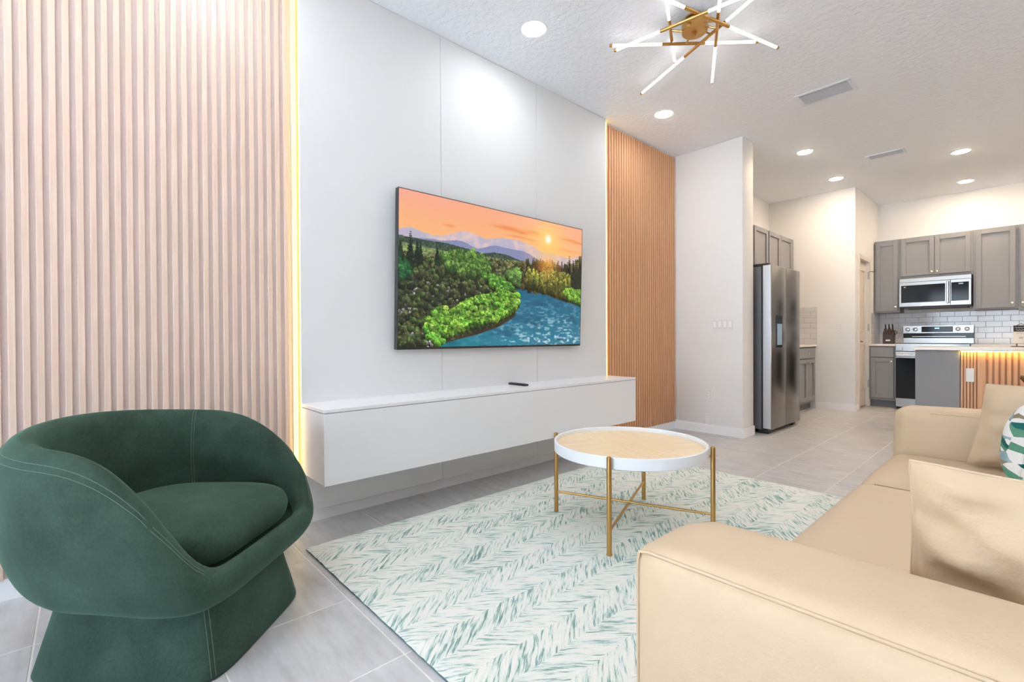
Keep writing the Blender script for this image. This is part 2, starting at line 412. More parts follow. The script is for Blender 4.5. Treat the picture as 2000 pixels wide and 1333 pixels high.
for z in (.32, 1.12, 1.86): part('hinge', MB().box(QX-.012, QX+.004, DY1-.006, DY1+.004, z-.05, z+.05).tube([(QX+.004, DY1, z-.05), (QX+.004, DY1, z+.05)], .006), 'hinge_steel', dr)
part('door_stop', MB().tube([(QX+.004, DY1, 1.915), (QX+.07, DY1+.05, 1.915)], .005), 'bronze', dr)

# ------------------------------------------------------------------ slat panels
def slat_panel(y0, y1, label, tone, z0=.078, z1=2.948):
    r = root('slat_wall_panel', (0, (y0+y1)/2, z0), label, 'wall panel', 'wood slat panels', kind='thing')
    part('backing_board', MB().box(.0005, .011, y0, y1, z0, z1), 'slat_backing'+tone, r)
    nn = int(round((y1-y0)/.04)); H = z1-z0
    me = MB().bbox(.011, .019, -.0105, .0105, 0, H, .001, 1).mesh('slat', 'slat_wood'+tone)
    for i in range(nn): shared('slat', me, r, (0, y0+.02+.04*i-(y0+y1)/2, 0))
    return r
slat_panel(-.785, .815, 'tall oak slat panel, colour lightened as by daylight, on the wall behind the green armchair', '_pale')
slat_panel(3.556, 4.796, 'tall oak slat panel between the television wall and the white partition', '')

# ------------------------------------------------------------------ television wall panel, LED strips
BX = .06; BZ0 = .075
tvp = root('television_wall_panel', (0, 2.175, BZ0), 'smooth light grey wall panel of three boards behind the television', 'wall panel', kind='thing')
part('support_frame', MB().box(.0005, .04, .92, 3.44, .12, 2.94), 'gap_dark', tvp)
for a, b in ((.85, 1.735), (1.735, 2.617), (2.617, 3.50)): part('board', MB().bbox(.04, BX, a+.001, b-.001, BZ0, CE-.002, .0012, 1), 'panel_grey', tvp)
def led(y0, y1, face, label):
    r = root('led_strip', (.02, (y0+y1)/2, .1), label, 'light strip', 'vertical LED strips at the panel edges')
    part('channel', MB().box(.0005, .012, y0, y1, .10, 2.955), 'plate_white', r)
    part('diffuser', MB().box(.012, .030, y0+.003, y1-.003, .10, 2.955), 'led_glow', r)
led(.826, .846, -1, 'glowing yellow LED strip along the panel edge beside the green armchair')
led(3.536, 3.553, 1, 'glowing yellow LED strip along the panel edge beside the oak slats')

# ------------------------------------------------------------------ media cabinet, remote
cx0, cx1, cy0, cy1, cz0, cz1 = BX, .375, .85, 3.485, .287, .657
mc = root('media_cabinet', (BX, 2.17, cz0), 'long white wall-hung media cabinet below the television', 'cabinet')
part('body', MB().box(cx0, cx1-.02, cy0+.002, cy1-.002, cz0+.002, cz1-.022), 'cabinet_white', mc)
part('front_panel', MB().bbox(cx1-.019, cx1, cy0, cy1, cz0, cz1-.021, .0015, 1), 'cabinet_white', mc)
part('top_panel', MB().bbox(cx0, cx1, cy0, cy1, cz1-.018, cz1, .0015, 1), 'cabinet_white', mc)
part('shadow_gap', MB().box(cx0, cx1-.003, cy0+.004, cy1-.004, cz1-.022, cz1-.018), 'gap_dark', mc)
rm = root('remote_control', (.165, 2.315, cz1), 'slim black remote control lying on the white media cabinet', 'remote control')
part('body', MB().bbox(.075, .255, 2.297, 2.333, cz1, cz1+.016, .006, 3), 'black_plastic', rm, 40)
for i in range(5): part('button', MB().lathe([(.004, cz1+.016), (.004, cz1+.0175)], (.10+.022*i, 2.315, 0), 10), 'gap_dark', rm)

# ------------------------------------------------------------------ television
TW, TH = 1.688, .963
def tv_picture(W, H):
    U, V = np.meshgrid(np.linspace(0, 1, W), np.linspace(0, 1, H))
    def nz(scale, oct=4, sx=1.0, seed=0):
        rg = np.random.default_rng(seed); out = np.zeros((H, W)); amp = 1; tot = 0
        for o in range(oct):
            n = int(scale*2**o)+2; nx = max(2, int(n*sx*W/H)+2); g = rg.random((n+2, nx+2))
            yy = V*n; xx = U*nx; i = np.minimum(yy.astype(int), n); j = np.minimum(xx.astype(int), nx); fy = yy-i; fx = xx-j
            fy = fy*fy*(3-2*fy); fx = fx*fx*(3-2*fx)
            out += amp*((g[i, j]*(1-fx)+g[i, j+1]*fx)*(1-fy)+(g[i+1, j]*(1-fx)+g[i+1, j+1]*fx)*fy); tot += amp; amp *= .55
        return out/tot
    c3 = lambda *c: np.array(c, float)/255
    def lerp(a, b, t): return a + (b-a)*np.clip(t, 0, 1)[..., None]
    img = np.zeros((H, W, 3))
    t = V/.27
    img = lerp(np.broadcast_to(c3(246, 168, 146), img.shape), c3(250, 186, 122), t)
    img = lerp(img, c3(244, 172, 142), np.clip((U-.8)*2.2, 0, .7)*np.clip(1.2-t, 0, 1))
    img = lerp(img, c3(252, 176, 120), .5*nz(3, 3, .5, 3)*np.clip(1-np.abs(U-.35)*2, 0, 1))
    dS = np.hypot((U-.761)*1.75, V-.14)
    # clouds
    for (u, v, a, b, s) in ((.52, .115, .085, .020, .8), (.60, .128, .05, .016, .8), (.665, .108, .05, .014, .75), (.58, .165, .07, .010, .6), (.66, .172, .05, .008, .6), (.90, .112, .07, .012, .7), (.98, .125, .06, .010, .7), (.217, .178, .025, .009, .6), (.86, .205, .10, .008, .5), (.46, .12, .03, .006, .5)):
        d = ((U-u)/a)**2+((V-v)/b)**2; m = np.exp(-d*1.3)*(.4+1.1*nz(14, 3, .35, 5)); img = lerp(img, c3(236, 132, 66), s*np.clip(m*1.3, 0, 1))
    img = lerp(img, c3(255, 226, 120), .85*np.exp(-(dS/.11)**1.3)); img = lerp(img, c3(255, 205, 110), .55*np.exp(-(dS/.22)))
    img = lerp(img, c3(255, 255, 235), np.exp(-(dS/.032)**2)*1.2)
    def ridge(pts, rough, seed):
        p = np.array(pts); yv = np.interp(U[0], p[:, 0], p[:, 1]); rg = np.random.default_rng(seed)
        for o in range(5):
            k = rg.random(int(10*2**o)+2)-.5; yv = yv + rough*.5**o*np.interp(U[0], np.linspace(0, 1, len(k)), k)
        return yv[None, :]
    r1 = ridge([(0, .259), (.047, .234), (.105, .254), (.146, .256), (.214, .232), (.299, .201), (.354, .214), (.396, .223), (.47, .19), (.548, .196), (.63, .209), (.718, .254), (.809, .257), (.897, .263), (1, .235)], .02, 2)
    m = V > r1; sh = nz(16, 4, .7, 8)
    mt = lerp(np.broadcast_to(c3(186, 178, 200), img.shape), c3(224, 196, 190), np.clip((sh-.45)*4, 0, 1)); mt = lerp(mt, c3(244, 196, 160), np.clip(1.1-dS*3.2, 0, .75))
    img = np.where(m[..., None], mt, img)
    r2_ = ridge([(0, .30), (.246, .268), (.354, .301), (.441, .257), (.517, .265), (.598, .268), (.683, .304), (.8, .33), (1, .33)], .015, 4)
    m = V > r2_; img = np.where(m[..., None], lerp(np.broadcast_to(c3(134, 140, 178), img.shape), c3(206, 168, 168), np.clip(1.2-dS*3.5, 0, .8)), img)
    r3 = ridge([(0, .293), (.053, .293), (.105, .298), (.195, .299), (.299, .313), (.383, .328), (.441, .311), (.518, .316), (.59, .345), (.7, .36), (1, .36)], .006, 6)
    m = V > r3; img = np.where(m[..., None], lerp(np.broadcast_to(c3(46, 74, 66), img.shape), c3(84, 106, 78), nz(30, 3, .6, 9)), img)
    m = (V > np.interp(U, [0, .171, .341, .632, 1], [.33, .352, .349, .352, .352])); img = np.where(m[..., None], lerp(np.broadcast_to(c3(112, 138, 74), img.shape), c3(150, 168, 96), nz(20, 3, .3, 10)), img)
    m = (V > np.interp(U, [0, .171, .45, .632, 1], [.40, .40, .372, .362, .36])); dark = nz(38, 4, .8, 11)
    img = np.where(m[..., None], lerp(np.broadcast_to(c3(40, 46, 30), img.shape), c3(96, 98, 62), np.clip((dark-.3)*2, 0, 1)), img)
    rg = np.random.default_rng(21)
    def blob(u, v, r, col, light=.5, asp=1.0):
        x0, x1 = int((u-r*1.3)*W), int((u+r*1.3)*W)+2; y0, y1 = int((v-r*2.4)*H), int((v+r*2.4)*H)+2
        x0, y0 = max(0, x0), max(0, y0); x1, y1 = min(W, x1), min(H, y1)
        if x1 <= x0 or y1 <= y0: return
        uu = (U[y0:y1, x0:x1]-u)/r; vv = (V[y0:y1, x0:x1]-v)/(r*1.75*asp); d = np.hypot(uu, vv)
        wob = 1+.25*(rg.random(d.shape)-.5); a = np.clip((1-d*wob)*6, 0, 1)
        lf = np.clip(.55 - .55*vv + .18*uu + .5*(rg.random(d.shape)-.5), 0, 1.2)
        colr = np.array(col)[None, None]*(1-light+light*1.7*lf[..., None])
        img[y0:y1, x0:x1] = img[y0:y1, x0:x1]*(1-a[..., None]) + np.clip(colr, 0, 1)*a[..., None]
    def inside(poly, u, v):
        c = False; j = len(poly)-1
        for i in range(len(poly)):
            (a, b), (d, e) = poly[i], poly[j]
            if (b > v) != (e > v) and u < (d-a)*(v-b)/(e-b)+a: c = not c
            j = i
        return c
    def fill(poly, n, r0, r1, cols, light=.6, asp=1.0):
        p = np.array(poly); q = []
        while len(q) < n:
            u, v = rg.uniform(p[:, 0].min(), p[:, 0].max()), rg.uniform(p[:, 1].min(), p[:, 1].max())
            if inside(poly, u, v): q.append((v, u))
        for v, u in sorted(q): blob(u, v, rg.uniform(r0, r1), cols[rg.integers(len(cols))]*rg.uniform(.8, 1.15), light, asp)
    def conifer(u, v0, v1, w, col):
        for k in range(16):
            f = k/15; v = v0+(v1-v0)*f
            for _ in range(3): blob(u+rg.uniform(-1, 1)*w*f*.6, v, .004+.4*w*f, np.array(col)*rg.uniform(.6, 1.3), .4, .55)
    scrub = [c3(58, 66, 36), c3(46, 54, 30), c3(78, 84, 44), c3(38, 44, 28), c3(66, 90, 40)]
    left = [(0, .42), (.2, .44), (.40, .46), (.55, .52), (.57, .60), (.40, .62), (.30, .66), (.16, .73), (.11, .90), (.14, 1), (0, 1)]
    fill([(0, .40), (.6, .36), (.66, .40), (.56, .50), (.2, .46), (0, .46)], 240, .008, .014, [c3(84, 92, 50), c3(56, 66, 40), c3(112, 110, 62)], .5)
    fill(left, 520, .010, .020, scrub, .7)
    for (u, v, n) in ((.095, .63, 26), (.185, .611, 26), (.21, .663, 20), (.32, .605, 18), (.022, .742, 16), (.385, .607, 10), (.05, .93, 8), (.14, .98, 14)):
        for _ in range(n): blob(u+rg.normal()*.03, v+rg.normal()*.022, rg.uniform(.003, .008), c3(176, 170, 172)*rg.uniform(.7, 1.1), .4)
    fill(left, 260, .007, .016, scrub, .75)
    fill([(.177, .395), (.221, .372), (.3, .342), (.341, .338), (.39, .375), (.427, .433), (.399, .487), (.301, .50), (.197, .481)], 170, .010, .016, [c3(70, 110, 36), c3(96, 132, 48), c3(48, 84, 32)], .65, 1.7)
    for (u, a, b, w) in ((.048, .262, .46, .02), (.007, .32, .45, .018), (.076, .315, .45, .016), (.09, .322, .45, .014), (.162, .343, .45, .014), (.02, .40, .56, .02)): conifer(u, a, b, w, c3(24, 48, 32))
    fill([(0, .44), (.03, .43), (.05, .5), (.04, .56), (0, .56)], 40, .01, .016, [c3(36, 104, 50), c3(28, 80, 40)], .6)
    fill([(.37, .482), (.443, .49), (.536, .52), (.556, .568), (.47, .60), (.41, .54)], 90, .012, .018, [c3(86, 140, 40), c3(66, 118, 34), c3(46, 92, 28)], .7)
    fill([(.50, .46), (.56, .42), (.62, .42), (.66, .50), (.64, .55), (.56, .54)], 60, .012, .02, [c3(78, 116, 46), c3(96, 138, 54), c3(62, 92, 40)], .7)
    # river
    def polymask(poly):
        m = np.zeros((H, W), bool); j = len(poly)-1
        for i in range(len(poly)):
            (a, b), (d, e) = poly[i], poly[j]
            if b != e: m ^= ((b > V) != (e > V)) & (U < (d-a)*(V-b)/(e-b)+a)
            j = i
        return m
    river = polymask([(.565, .566), (.634, .570), (.749, .592), (.862, .632), (1.01, .668), (1.01, 1.01), (.15, 1.01), (.264, .937), (.359, .903), (.476, .841), (.554, .766), (.59, .70)])
    wv = nz(70, 3, .35, 31); wv2 = nz(20, 3, .3, 32)
    base = lerp(np.broadcast_to(c3(28, 96, 128), img.shape), c3(46, 132, 156), np.clip((V-.56)*2, 0, 1)); base = lerp(base, c3(22, 120, 128), np.clip((.45-U)*3, 0, 1))
    gl = np.clip((wv-.50)*5, 0, 1)*np.clip(1.25-np.abs(U-.80)*2.2, 0, 1)*np.clip((V-.58)*2.6, 0, 1)
    base = lerp(base, c3(206, 226, 236), gl*.95); base = lerp(base, c3(14, 70, 104), np.clip((.46-wv2)*5, 0, 1)*.5)
    img = np.where(river[..., None], base, img)
    m = river & (V > np.interp(U, [.15, .264, .359, .476, .554], [1, .925, .893, .83, .75])) & (V < np.interp(U, [.15, .264, .359, .476, .554, .6], [1, .95, .917, .857, .785, .70]) ) & (U < .58)
    img = np.where(m[..., None], c3(66, 48, 36), img)
    # right bank forest
    fill([(.60, .37), (.657, .34), (.764, .345), (.878, .345), (.937, .32), (1, .25), (1.005, .66), (.862, .605), (.722, .575), (.60, .545)], 300, .008, .014, [c3(84, 72, 32), c3(110, 104, 42), c3(62, 60, 30), c3(94, 84, 50)], .5, 2.2)
    for _ in range(34):
        u = rg.uniform(.63, .90); glow = max(0, 1-abs(u-.765)*9)
        conifer(u, rg.uniform(.30, .36), rg.uniform(.44, .50), .013, c3(60, 46, 26)*(1-glow)+c3(190, 104, 24)*glow)
    for _ in range(16): conifer(rg.uniform(.89, 1.0), rg.uniform(.24, .33), .50, .014, c3(26, 32, 24))
    for _ in range(60):
        u = rg.uniform(.63, .93); top = rg.uniform(.40, .46); bot = np.interp(u, [.6, .722, .862, 1], [.53, .56, .60, .64])
        for v in np.linspace(top, bot, 9): blob(u+rg.normal()*.002, v, .009, (c3(128, 138, 46) if rg.random() < .6 else c3(176, 168, 50))*rg.uniform(.65, 1.15)*(1-.5*(v-top)/(bot-top)), .5, 1.6)
    fill([(.93, .42), (1, .36), (1, .52), (.93, .54)], 40, .012, .02, [c3(28, 34, 22), c3(36, 44, 26)], .5, 1.6)
    fill([(.871, .565), (.91, .525), (.993, .535), (1.0, .659), (.902, .62)], 70, .010, .018, [c3(104, 150, 36), c3(78, 122, 30)], .75)
    img[:] = lerp(img, c3(255, 190, 70), .55*np.exp(-(np.abs(U-.765)/.055)**2)*np.exp(-((V-.36)/.10)**2))
    # bright bushes on the near bank
    bush = [(.108, .878), (.119, .82), (.161, .75), (.236, .745), (.302, .675), (.4, .635), (.52, .60), (.577, .615), (.583, .659), (.566, .72), (.485, .80), (.355, .865), (.264, .905), (.175, .945), (.138, .93)]
    fill(bush, 620, .009, .018, [c3(104, 160, 34), c3(82, 138, 30), c3(124, 174, 46), c3(62, 108, 26)], .85)
    fill([(.11, .87), (.16, .93), (.2, .97), (.16, .99), (.12, .93)], 16, .01, .016, [c3(96, 170, 40)], .7)
    bm = polymask(bush); lowf = nz(22, 3, .9, 44); img[:] = np.where(bm[..., None], img*np.clip(.42+1.15*lowf, .45, 1.15)[..., None]*np.array([.90, .93, 1.0]), img)
    veg = (~river) & (V > r3)
    tex = .62+.76*np.clip(.5+(nz(110, 2, 1.0, 41)-.5)*1.5, 0, 1)
    lum = img.mean(-1, keepdims=True); img = np.where(veg[..., None], (img*.80+lum*.20)*.90*tex[..., None], img)
    return np.clip(img, 0, 1)
GW, GH = 460, 264
pic = tv_picture(GW, GH)
lin_pic = np.where(pic <= .04045, pic/12.92, ((pic+.055)/1.055)**2.4)
tv_tilt = math.asin(.03/TH)
tv = root('television', (.11, 1.381+TW/2, .93), 'large flat television showing a river valley at sunset', 'television')
ORG[tv.name] = Vector((0, 0, 0)); tv.rotation_euler = (0, tv_tilt, 0)
part('casing', MB().bbox(-.035, -.001, -TW/2, TW/2, 0, TH, .003, 1).bbox(-.045, -.034, -TW/2+.15, TW/2-.15, .08, TH-.25, .006), 'black_plastic', tv)
part('bezel', MB().box(-.001, .0015, -TW/2, TW/2, 0, .014).box(-.001, .0015, -TW/2, TW/2, TH-.0045, TH).box(-.001, .0015, -TW/2, -TW/2+.0045, .014, TH-.0045).box(-.001, .0015, TW/2-.0045, TW/2, .014, TH-.0045), 'black_plastic', tv)
sw, s0, s1 = TW/2-.0045, .014, TH-.0045
ys = np.linspace(-sw, sw, GW); zs = np.linspace(s1, s0, GH)
vv = np.zeros((GH*GW, 3)); vv[:, 1] = np.tile(ys, GH); vv[:, 2] = np.repeat(zs, GW); vv[:, 0] = .0005
idx = np.arange(GH*GW).reshape(GH, GW); ff = np.stack([idx[:-1, :-1], idx[1:, :-1], idx[1:, 1:], idx[:-1, 1:]], -1).reshape(-1, 4)
me = bpy.data.meshes.new('screen'); me.vertices.add(len(vv)); me.vertices.foreach_set('co', vv.ravel())
me.loops.add(ff.size); me.loops.foreach_set('vertex_index', ff.ravel().astype(np.int32)); me.polygons.add(len(ff))
me.polygons.foreach_set('loop_start', np.arange(0, ff.size, 4, dtype=np.int32)); me.update(); me.validate()
ca = me.color_attributes.new('picture', 'FLOAT_COLOR', 'POINT')
ca.data.foreach_set('color', np.concatenate([lin_pic.reshape(-1, 3), np.ones((GH*GW, 1))], 1).astype(np.float32).ravel())
n = NT('screen_picture'); at = n.n('ShaderNodeAttribute'); at.attribute_name = 'picture'
n.pr((.006, .006, .006), .25, 0, .25); n.set(n.b, 'Emission Color', at.outputs['Color']); n.b.inputs['Emission Strength'].default_value = .27
me.materials.append(n.m)
o = bpy.data.objects.new('screen', me); COL.objects.link(o); o.parent = tv; ORG[o.name] = Vector((0, 0, 0))
part('wall_bracket', MB().box(-.06, -.045, -.30, .30, .35, .62), 'black_plastic', tv)

# ------------------------------------------------------------------ rug
rx0, rx1, ry0, ry1 = .35, 3.36, .77, 3.452
rug = root('area_rug', (rx0, ry0, 0), 'large cream and teal herringbone wool rug under the round table', 'rug')
def rug_top():
    nx, ny = 118, 106; rows = []
    for j in range(ny+1):
        row = []
        for i in range(nx+1):
            x = rx0+(rx1-rx0)*i/nx; y = ry0+(ry1-ry0)*j/ny; e = min(i, nx-i, j, ny-j)
            z = .0155 if e > 1 else (.0135 if e == 1 else .009)
            if e > 0: z += random.uniform(-.0006, .0006)
            else:
                x += random.uniform(-.002, .002); y += random.uniform(-.002, .002)
            row.append((x, y, z))
        rows.append(row)
    return MB().grid(rows)
part('pile', rug_top(), 'rug_wool', rug, 180)
part('binding', MB().box(rx0+.002, rx1-.002, ry0+.002, ry1-.002, .0005, .0088), 'rug_edge', rug)
RZ = .0155

# ------------------------------------------------------------------ coffee table
tcx, tcy = 1.22, 2.13
ct = root('coffee_table', (tcx, tcy, RZ), 'round white tray coffee table with brass legs on the rug', 'table')
LEG = [(-.38, -.152), (.152, -.38), (.38, .152), (-.152, .38)]
ztop = .461
for lx, ly in LEG:
    part('leg', MB().lathe([(.0135, RZ+.0008), (.0135, RZ+.006), (.0115, RZ+.007), (.0115, ztop-.004), (.008, ztop)], (tcx+lx, tcy+ly, 0), 20), 'brass_satin', ct, 40)
for a, b, z in ((0, 2, .128), (1, 3, .124)):
    part('crossbar', MB().tube([(tcx+LEG[a][0], tcy+LEG[a][1], z), (tcx+LEG[b][0], tcy+LEG[b][1], z)], .0065, 8), 'brass_satin', ct, 60)
TR = .392
part('tray', MB().lathe([(0.01, .398), (TR-.006, .398), (TR, .402), (TR, .452), (TR-.003, .455), (TR-.009, .455), (TR-.012, .452), (TR-.012, .430), (.01, .430)], (tcx, tcy, 0), 96), 'tray_white', ct, 35)
for k in range(4):
    a0 = R_(20+90*k); rows = []
    m = MB(); pts = [(0, 0)] + [((TR-.014)*math.cos(a0+R_(90)*i/24), (TR-.014)*math.sin(a0+R_(90)*i/24)) for i in range(25)]
    V = [(x, y, z) for z in (.4301, .4325) for x, y in pts]; nP = len(pts)
    F = [tuple(range(nP-1, -1, -1)), tuple(range(nP, 2*nP))] + [(i, (i+1) % nP, (i+1) % nP+nP, i+nP) for i in range(nP)]
    rot = Matrix.Rotation(-a0-R_(45), 4, 'Z'); m.add([rot @ Vector(p) for p in V], F)
    o = part('veneer_wedge', m, 'table_veneer', ct); o.data.transform(Matrix.Translation(ORG[ct.name])); o.location = (0, 0, -RZ); o.rotation_euler = (0, 0, a0+R_(45))
for lx, ly in LEG:
    u = Vector((lx, ly, 0)).normalized(); part('bracket', MB().tube([Vector((tcx, tcy, .412))+u*(TR-.004), Vector((tcx, tcy, .412))+u*.405], .006, 8), 'brass_satin', ct)

# ------------------------------------------------------------------ armchair
ch = root('armchair', (.636, .213, 0), 'dark green velvet tub armchair with a flared pedestal base', 'armchair', rz=R_(45))
FR = [(0, .215), (.55, .203), (.80, .205), (.92, .226), (.98, .257), (1.0, .287), (.975, .317), (.925, .332), (.87, .32), (.84, .30), (.82, .29), (0, .28)]
BK = [(0, .215), (.50, .20), (.75, .213), (.92, .282), (1.03, .42), (1.05, .56), (1.01, .675), (.91, .722), (.80, .685), (.74, .54), (.72, .33), (0, .28)]
def cr(p0, p1, p2, p3, t): return tuple(.5*((2*b)+(-a+c)*t+(2*a-5*b+4*c-d)*t*t+(-a+3*b-3*c+d)*t**3) for a, b, c, d in zip(p0, p1, p2, p3))
CA, CAB, CB = .395, .375, .392
def plan(th, a, b, pf, pb):
    c, sn = math.cos(th), math.sin(th); w = min(1, max(0, (c+.35)/.8)); w = w*w*(3-2*w); p = pb+(pf-pb)*w
    return (abs(c/a)**p+abs(sn/b)**p)**(-1/p)
def tub_pt(th, s):
    a = abs((math.degrees(th)+180) % 360-180); x = (a-41)/75
    t = 0 if x <= -.1 else (1 if x >= 1 else 1-(1-max(0, x))**3.2)
    if abs(x) < .1: t = .286*((x+.1)/.2)**2
    P = [tuple(f+(b-f)*t for f, b in zip(F_, B_)) for F_, B_ in zip(FR, BK)]
    sag = .035*math.sin(th)**2*t
    P = [(r_, z_+(.012*t if z_ > .5 else 0)-sag*max(0, (z_-.4)/.33)) for r_, z_ in P]
    i = min(int(s), len(P)-2); f = s-i; q = cr(P[max(i-1, 0)], P[i], P[i+1], P[min(i+2, len(P)-1)], f)
    S = plan(th, CA if math.cos(th) > 0 else CAB, CB, 5.0, 2.2); r = max(q[0], 0.0)*S
    return Vector((r*math.cos(th), r*math.sin(th), q[1]))
NTH = 160; rows = []
for j in range(0, 64): rows.append([tub_pt(2*math.pi*k/NTH, .02+j*(10.96/63)) for k in range(NTH)])
shell = part('shell', MB().grid(rows, True), 'green_velvet', ch, 180)
for s in (5.95, 6.2):
    pts = [tub_pt(R_(a), s)+Vector((math.cos(R_(a)), math.sin(R_(a)), .5)).normalized()*.0012 for a in range(40, 321, 3)]
    part('seam', MB().tube(pts, .0008, 5), 'velvet_stitch', shell)
for a_ in (112, 113.6, -112, -113.6):
    pts = [tub_pt(R_(a_), s) for s in np.linspace(7.1, 9.6, 16)]; pts = [p-Vector((math.cos(R_(a_)), math.sin(R_(a_)), -.4))*.0022 for p in pts]
    part('seam', MB().tube(pts, .0008, 5), 'velvet_stitch', shell)
def base_pt(th, f):
    a = .332+.026*f if math.cos(th) > 0 else .235+.03*f; b = .215+.075*f; S = plan(th, a, b, 6.0, 4.0)
    return Vector((S*math.cos(th), S*math.sin(th)-.012, .215*(1-f)))
NB = 120
rows = [[base_pt(2*math.pi*k/NB, f) for k in range(NB)] for f in (0, .2, .4, .6, .8, .93, .985)]
rows.append([Vector((base_pt(2*math.pi*k/NB, .985).x*.985, base_pt(2*math.pi*k/NB, .985).y*.985, 0)) for k in range(NB)])
rows.append([Vector((.001*math.cos(2*math.pi*k/NB), .001*math.sin(2*math.pi*k/NB), 0)) for k in range(NB)])
bse = part('pedestal', MB().grid(rows, True), 'green_velvet', ch, 180)
for th in (-.60, -.63, .60, .63): part('seam', MB().tube([base_pt(th, f)*1.003+Vector((0, 0, .001)) for f in np.linspace(.02, .96, 8)], .0008, 5), 'velvet_stitch', bse)
def cushion():
    rows = []; nA = 96
    prof = [(0.001, 0), (.5, 0), (.85, .004), (.96, .022), (1.0, .06), (.985, .095), (.93, .120), (.80, .140), (.5, .158), (.001, .166)]
    for i in range(40):
        s = i*(len(prof)-1.001)/39; k = int(s); f = s-k; q = cr(prof[max(k-1, 0)], prof[k], prof[k+1], prof[min(k+2, len(prof)-1)], f)
        row = []
        for j in range(nA):
            th = 2*math.pi*j/nA; c, sn = math.cos(th), math.sin(th)
            S = plan(th, .335 if c > 0 else .25, .272, 5.0, 2.6); r = max(q[0], 0)*S
            row.append((r*c, r*sn, .296+q[1]+.006*c*q[0]))
        rows.append(row)
    return MB().grid(rows, True)
part('seat_cushion', cushion(), 'green_velvet', ch, 180)

# ------------------------------------------------------------------ sofa
sf = root('sofa', (2.65, 1.95, 0), 'tan leather sofa facing the television wall', 'sofa')
SX0, SX1 = 2.185, 3.26
AZ = .64
def arm(y0, y1):
    m = MB().rbox((SX1-SX0, y1-y0, AZ-.06), .035, (0.012, .010, .016), ((SX0+SX1)/2, (y0+y1)/2, (AZ+.06)/2), 18)
    s_ = 1 if y0 < 1.9 else -1; ym, hy = (y0+y1)/2, (y1-y0)/2
    m.v = [(x+.055*max(0, s_*(y-ym)/hy)**4*max(0, 1-(x-SX0)/.30), y, z) for x, y, z in m.v]
    a = part('arm', m, 'sofa_leather', sf, 180)
    for yy in ((y0+.0098,) if y0 < 1.9 else (y1-.0098,)):
        pts = [(SX0+.0098, yy, .10), (SX0+.0098, yy, .35), (SX0+.0098, yy, AZ-.03), (SX0+.013, yy, AZ-.013), (SX0+.03, yy, AZ-.0098)] + [(SX0+.03+(SX1-SX0-.06)*t, yy, AZ-.0098) for t in np.linspace(.05, 1, 20)]
        part('piping', MB().tube(pts, .0030, 6), 'sofa_leather', a, 180)
    yi = (y1-.0098) if y0 < 1.9 else (y0+.0098); part('piping', MB().tube([(SX0+.14+(SX1-SX0-.2)*t, yi, AZ-.0098) for t in np.linspace(0, 1, 12)], .0024, 6), 'sofa_leather', a, 180)
    return a
arm(.705, .935); arm(2.965, 3.20)
part('base', MB().bbox(SX0+.05, SX1-.02, .93, 2.97, .06, .27, .02, 3), 'sofa_leather', sf, 40)
part('back', MB().rbox((.24, 2.28, .70), .05, (.01, 0, .01), (SX1-.10, 1.95, .43), 14), 'sofa_leather', sf, 180)
for y0, y1 in ((.936, 2.288), (2.290, 2.964)):
    q = part('seat_cushion', MB().rbox((.80, y1-y0, .17), .045, (.008, 0, .012), (SX0+.40, (y0+y1)/2, .345), 18), 'sofa_leather', sf, 180)
    for yy in (y0+.012, y1-.012): part('piping', MB().tube([(SX0+.05+.70*t, yy, .4172) for t in np.linspace(0, 1, 8)], .0022, 6), 'sofa_leather', q)
for x in (SX0+.08, SX1-.08):
    for y in (.80, 3.10): part('foot', MB().lathe([(.022, RZ+.0008), (.028, .06), (.028, .068)], (x, y, 0), 16), 'dark_foot', sf)

def pillow(w, h, t, n=26, wrinkle=0.0, seed=1):
    rg = random.Random(seed); ph = [rg.uniform(0, 6) for _ in range(6)]; front = []; back = []
    for i in range(n+1):
        fr, bk = [], []
        for j in range(n+1):
            u = -1+2*j/n; v = -1+2*i/n
            x = w/2*u*(1-.05*(1-v*v))*(1-.02*u*u*v*v); z = h/2*v*(1-.05*(1-u*u))*(1-.02*u*u*v*v)
            th = t/2*max(0, (1-u**2)*(1-v**2))**.46 + .003
            wk = wrinkle*(math.sin(9*v+3*u*u+ph[0])*math.exp(-((abs(u)-.75)/.25)**2) + .5*math.sin(13*u+5*v+ph[1])*math.exp(-((abs(v)-.8)/.2)**2))*(th/(t/2))**.7 if th > 0 else 0.0
            wk += wrinkle*.8*math.sin(15*(v+.55*u)+ph[2])*math.exp(-((u+.72)/.22)**2)*max(0, 1-v*v)
            fr.append((x, -th+wk, z)); bk.append((x, th-wk*.7, z))
        front.append(fr); back.append(bk)
    m = MB(); m.grid(front); m.grid(back)
    edge = [(w/2*u*(1-.05*(1-v*v))*(1-.02*u*u*v*v), 0, h/2*v*(1-.05*(1-u*u))*(1-.02*u*u*v*v)) for u, v in [(-1+2*k/n, -1) for k in range(n)]+[(1, -1+2*k/n) for k in range(n)]+[(1-2*k/n, 1) for k in range(n)]+[(-1, 1-2*k/n) for k in range(n+1)]]
    return m, MB().tube(edge, .003, 6)
def throw(name, label, mat, loc, rot, size, wr=0.0, seed=1, mat2=None, lean=0.0):
    m, e = pillow(*size, wrinkle=wr, seed=seed)
    for q in (m, e): q.v = [(x+lean*z, y, z) for x, y, z in q.v]
    r = root(name, loc, label, 'pillow', 'pillows on the sofa'); ORG[r.name] = Vector((0, 0, 0)); r.rotation_euler = rot
    Mx = Matrix.LocRotScale(Vector(loc), r.rotation_euler, None); lo_ = min((Mx @ Vector(p)).z for p in e.v); r.location.z += .447-lo_
    part('cover', m, mat, r, 180); part('piping', e, mat2 or mat, r, 180); return r
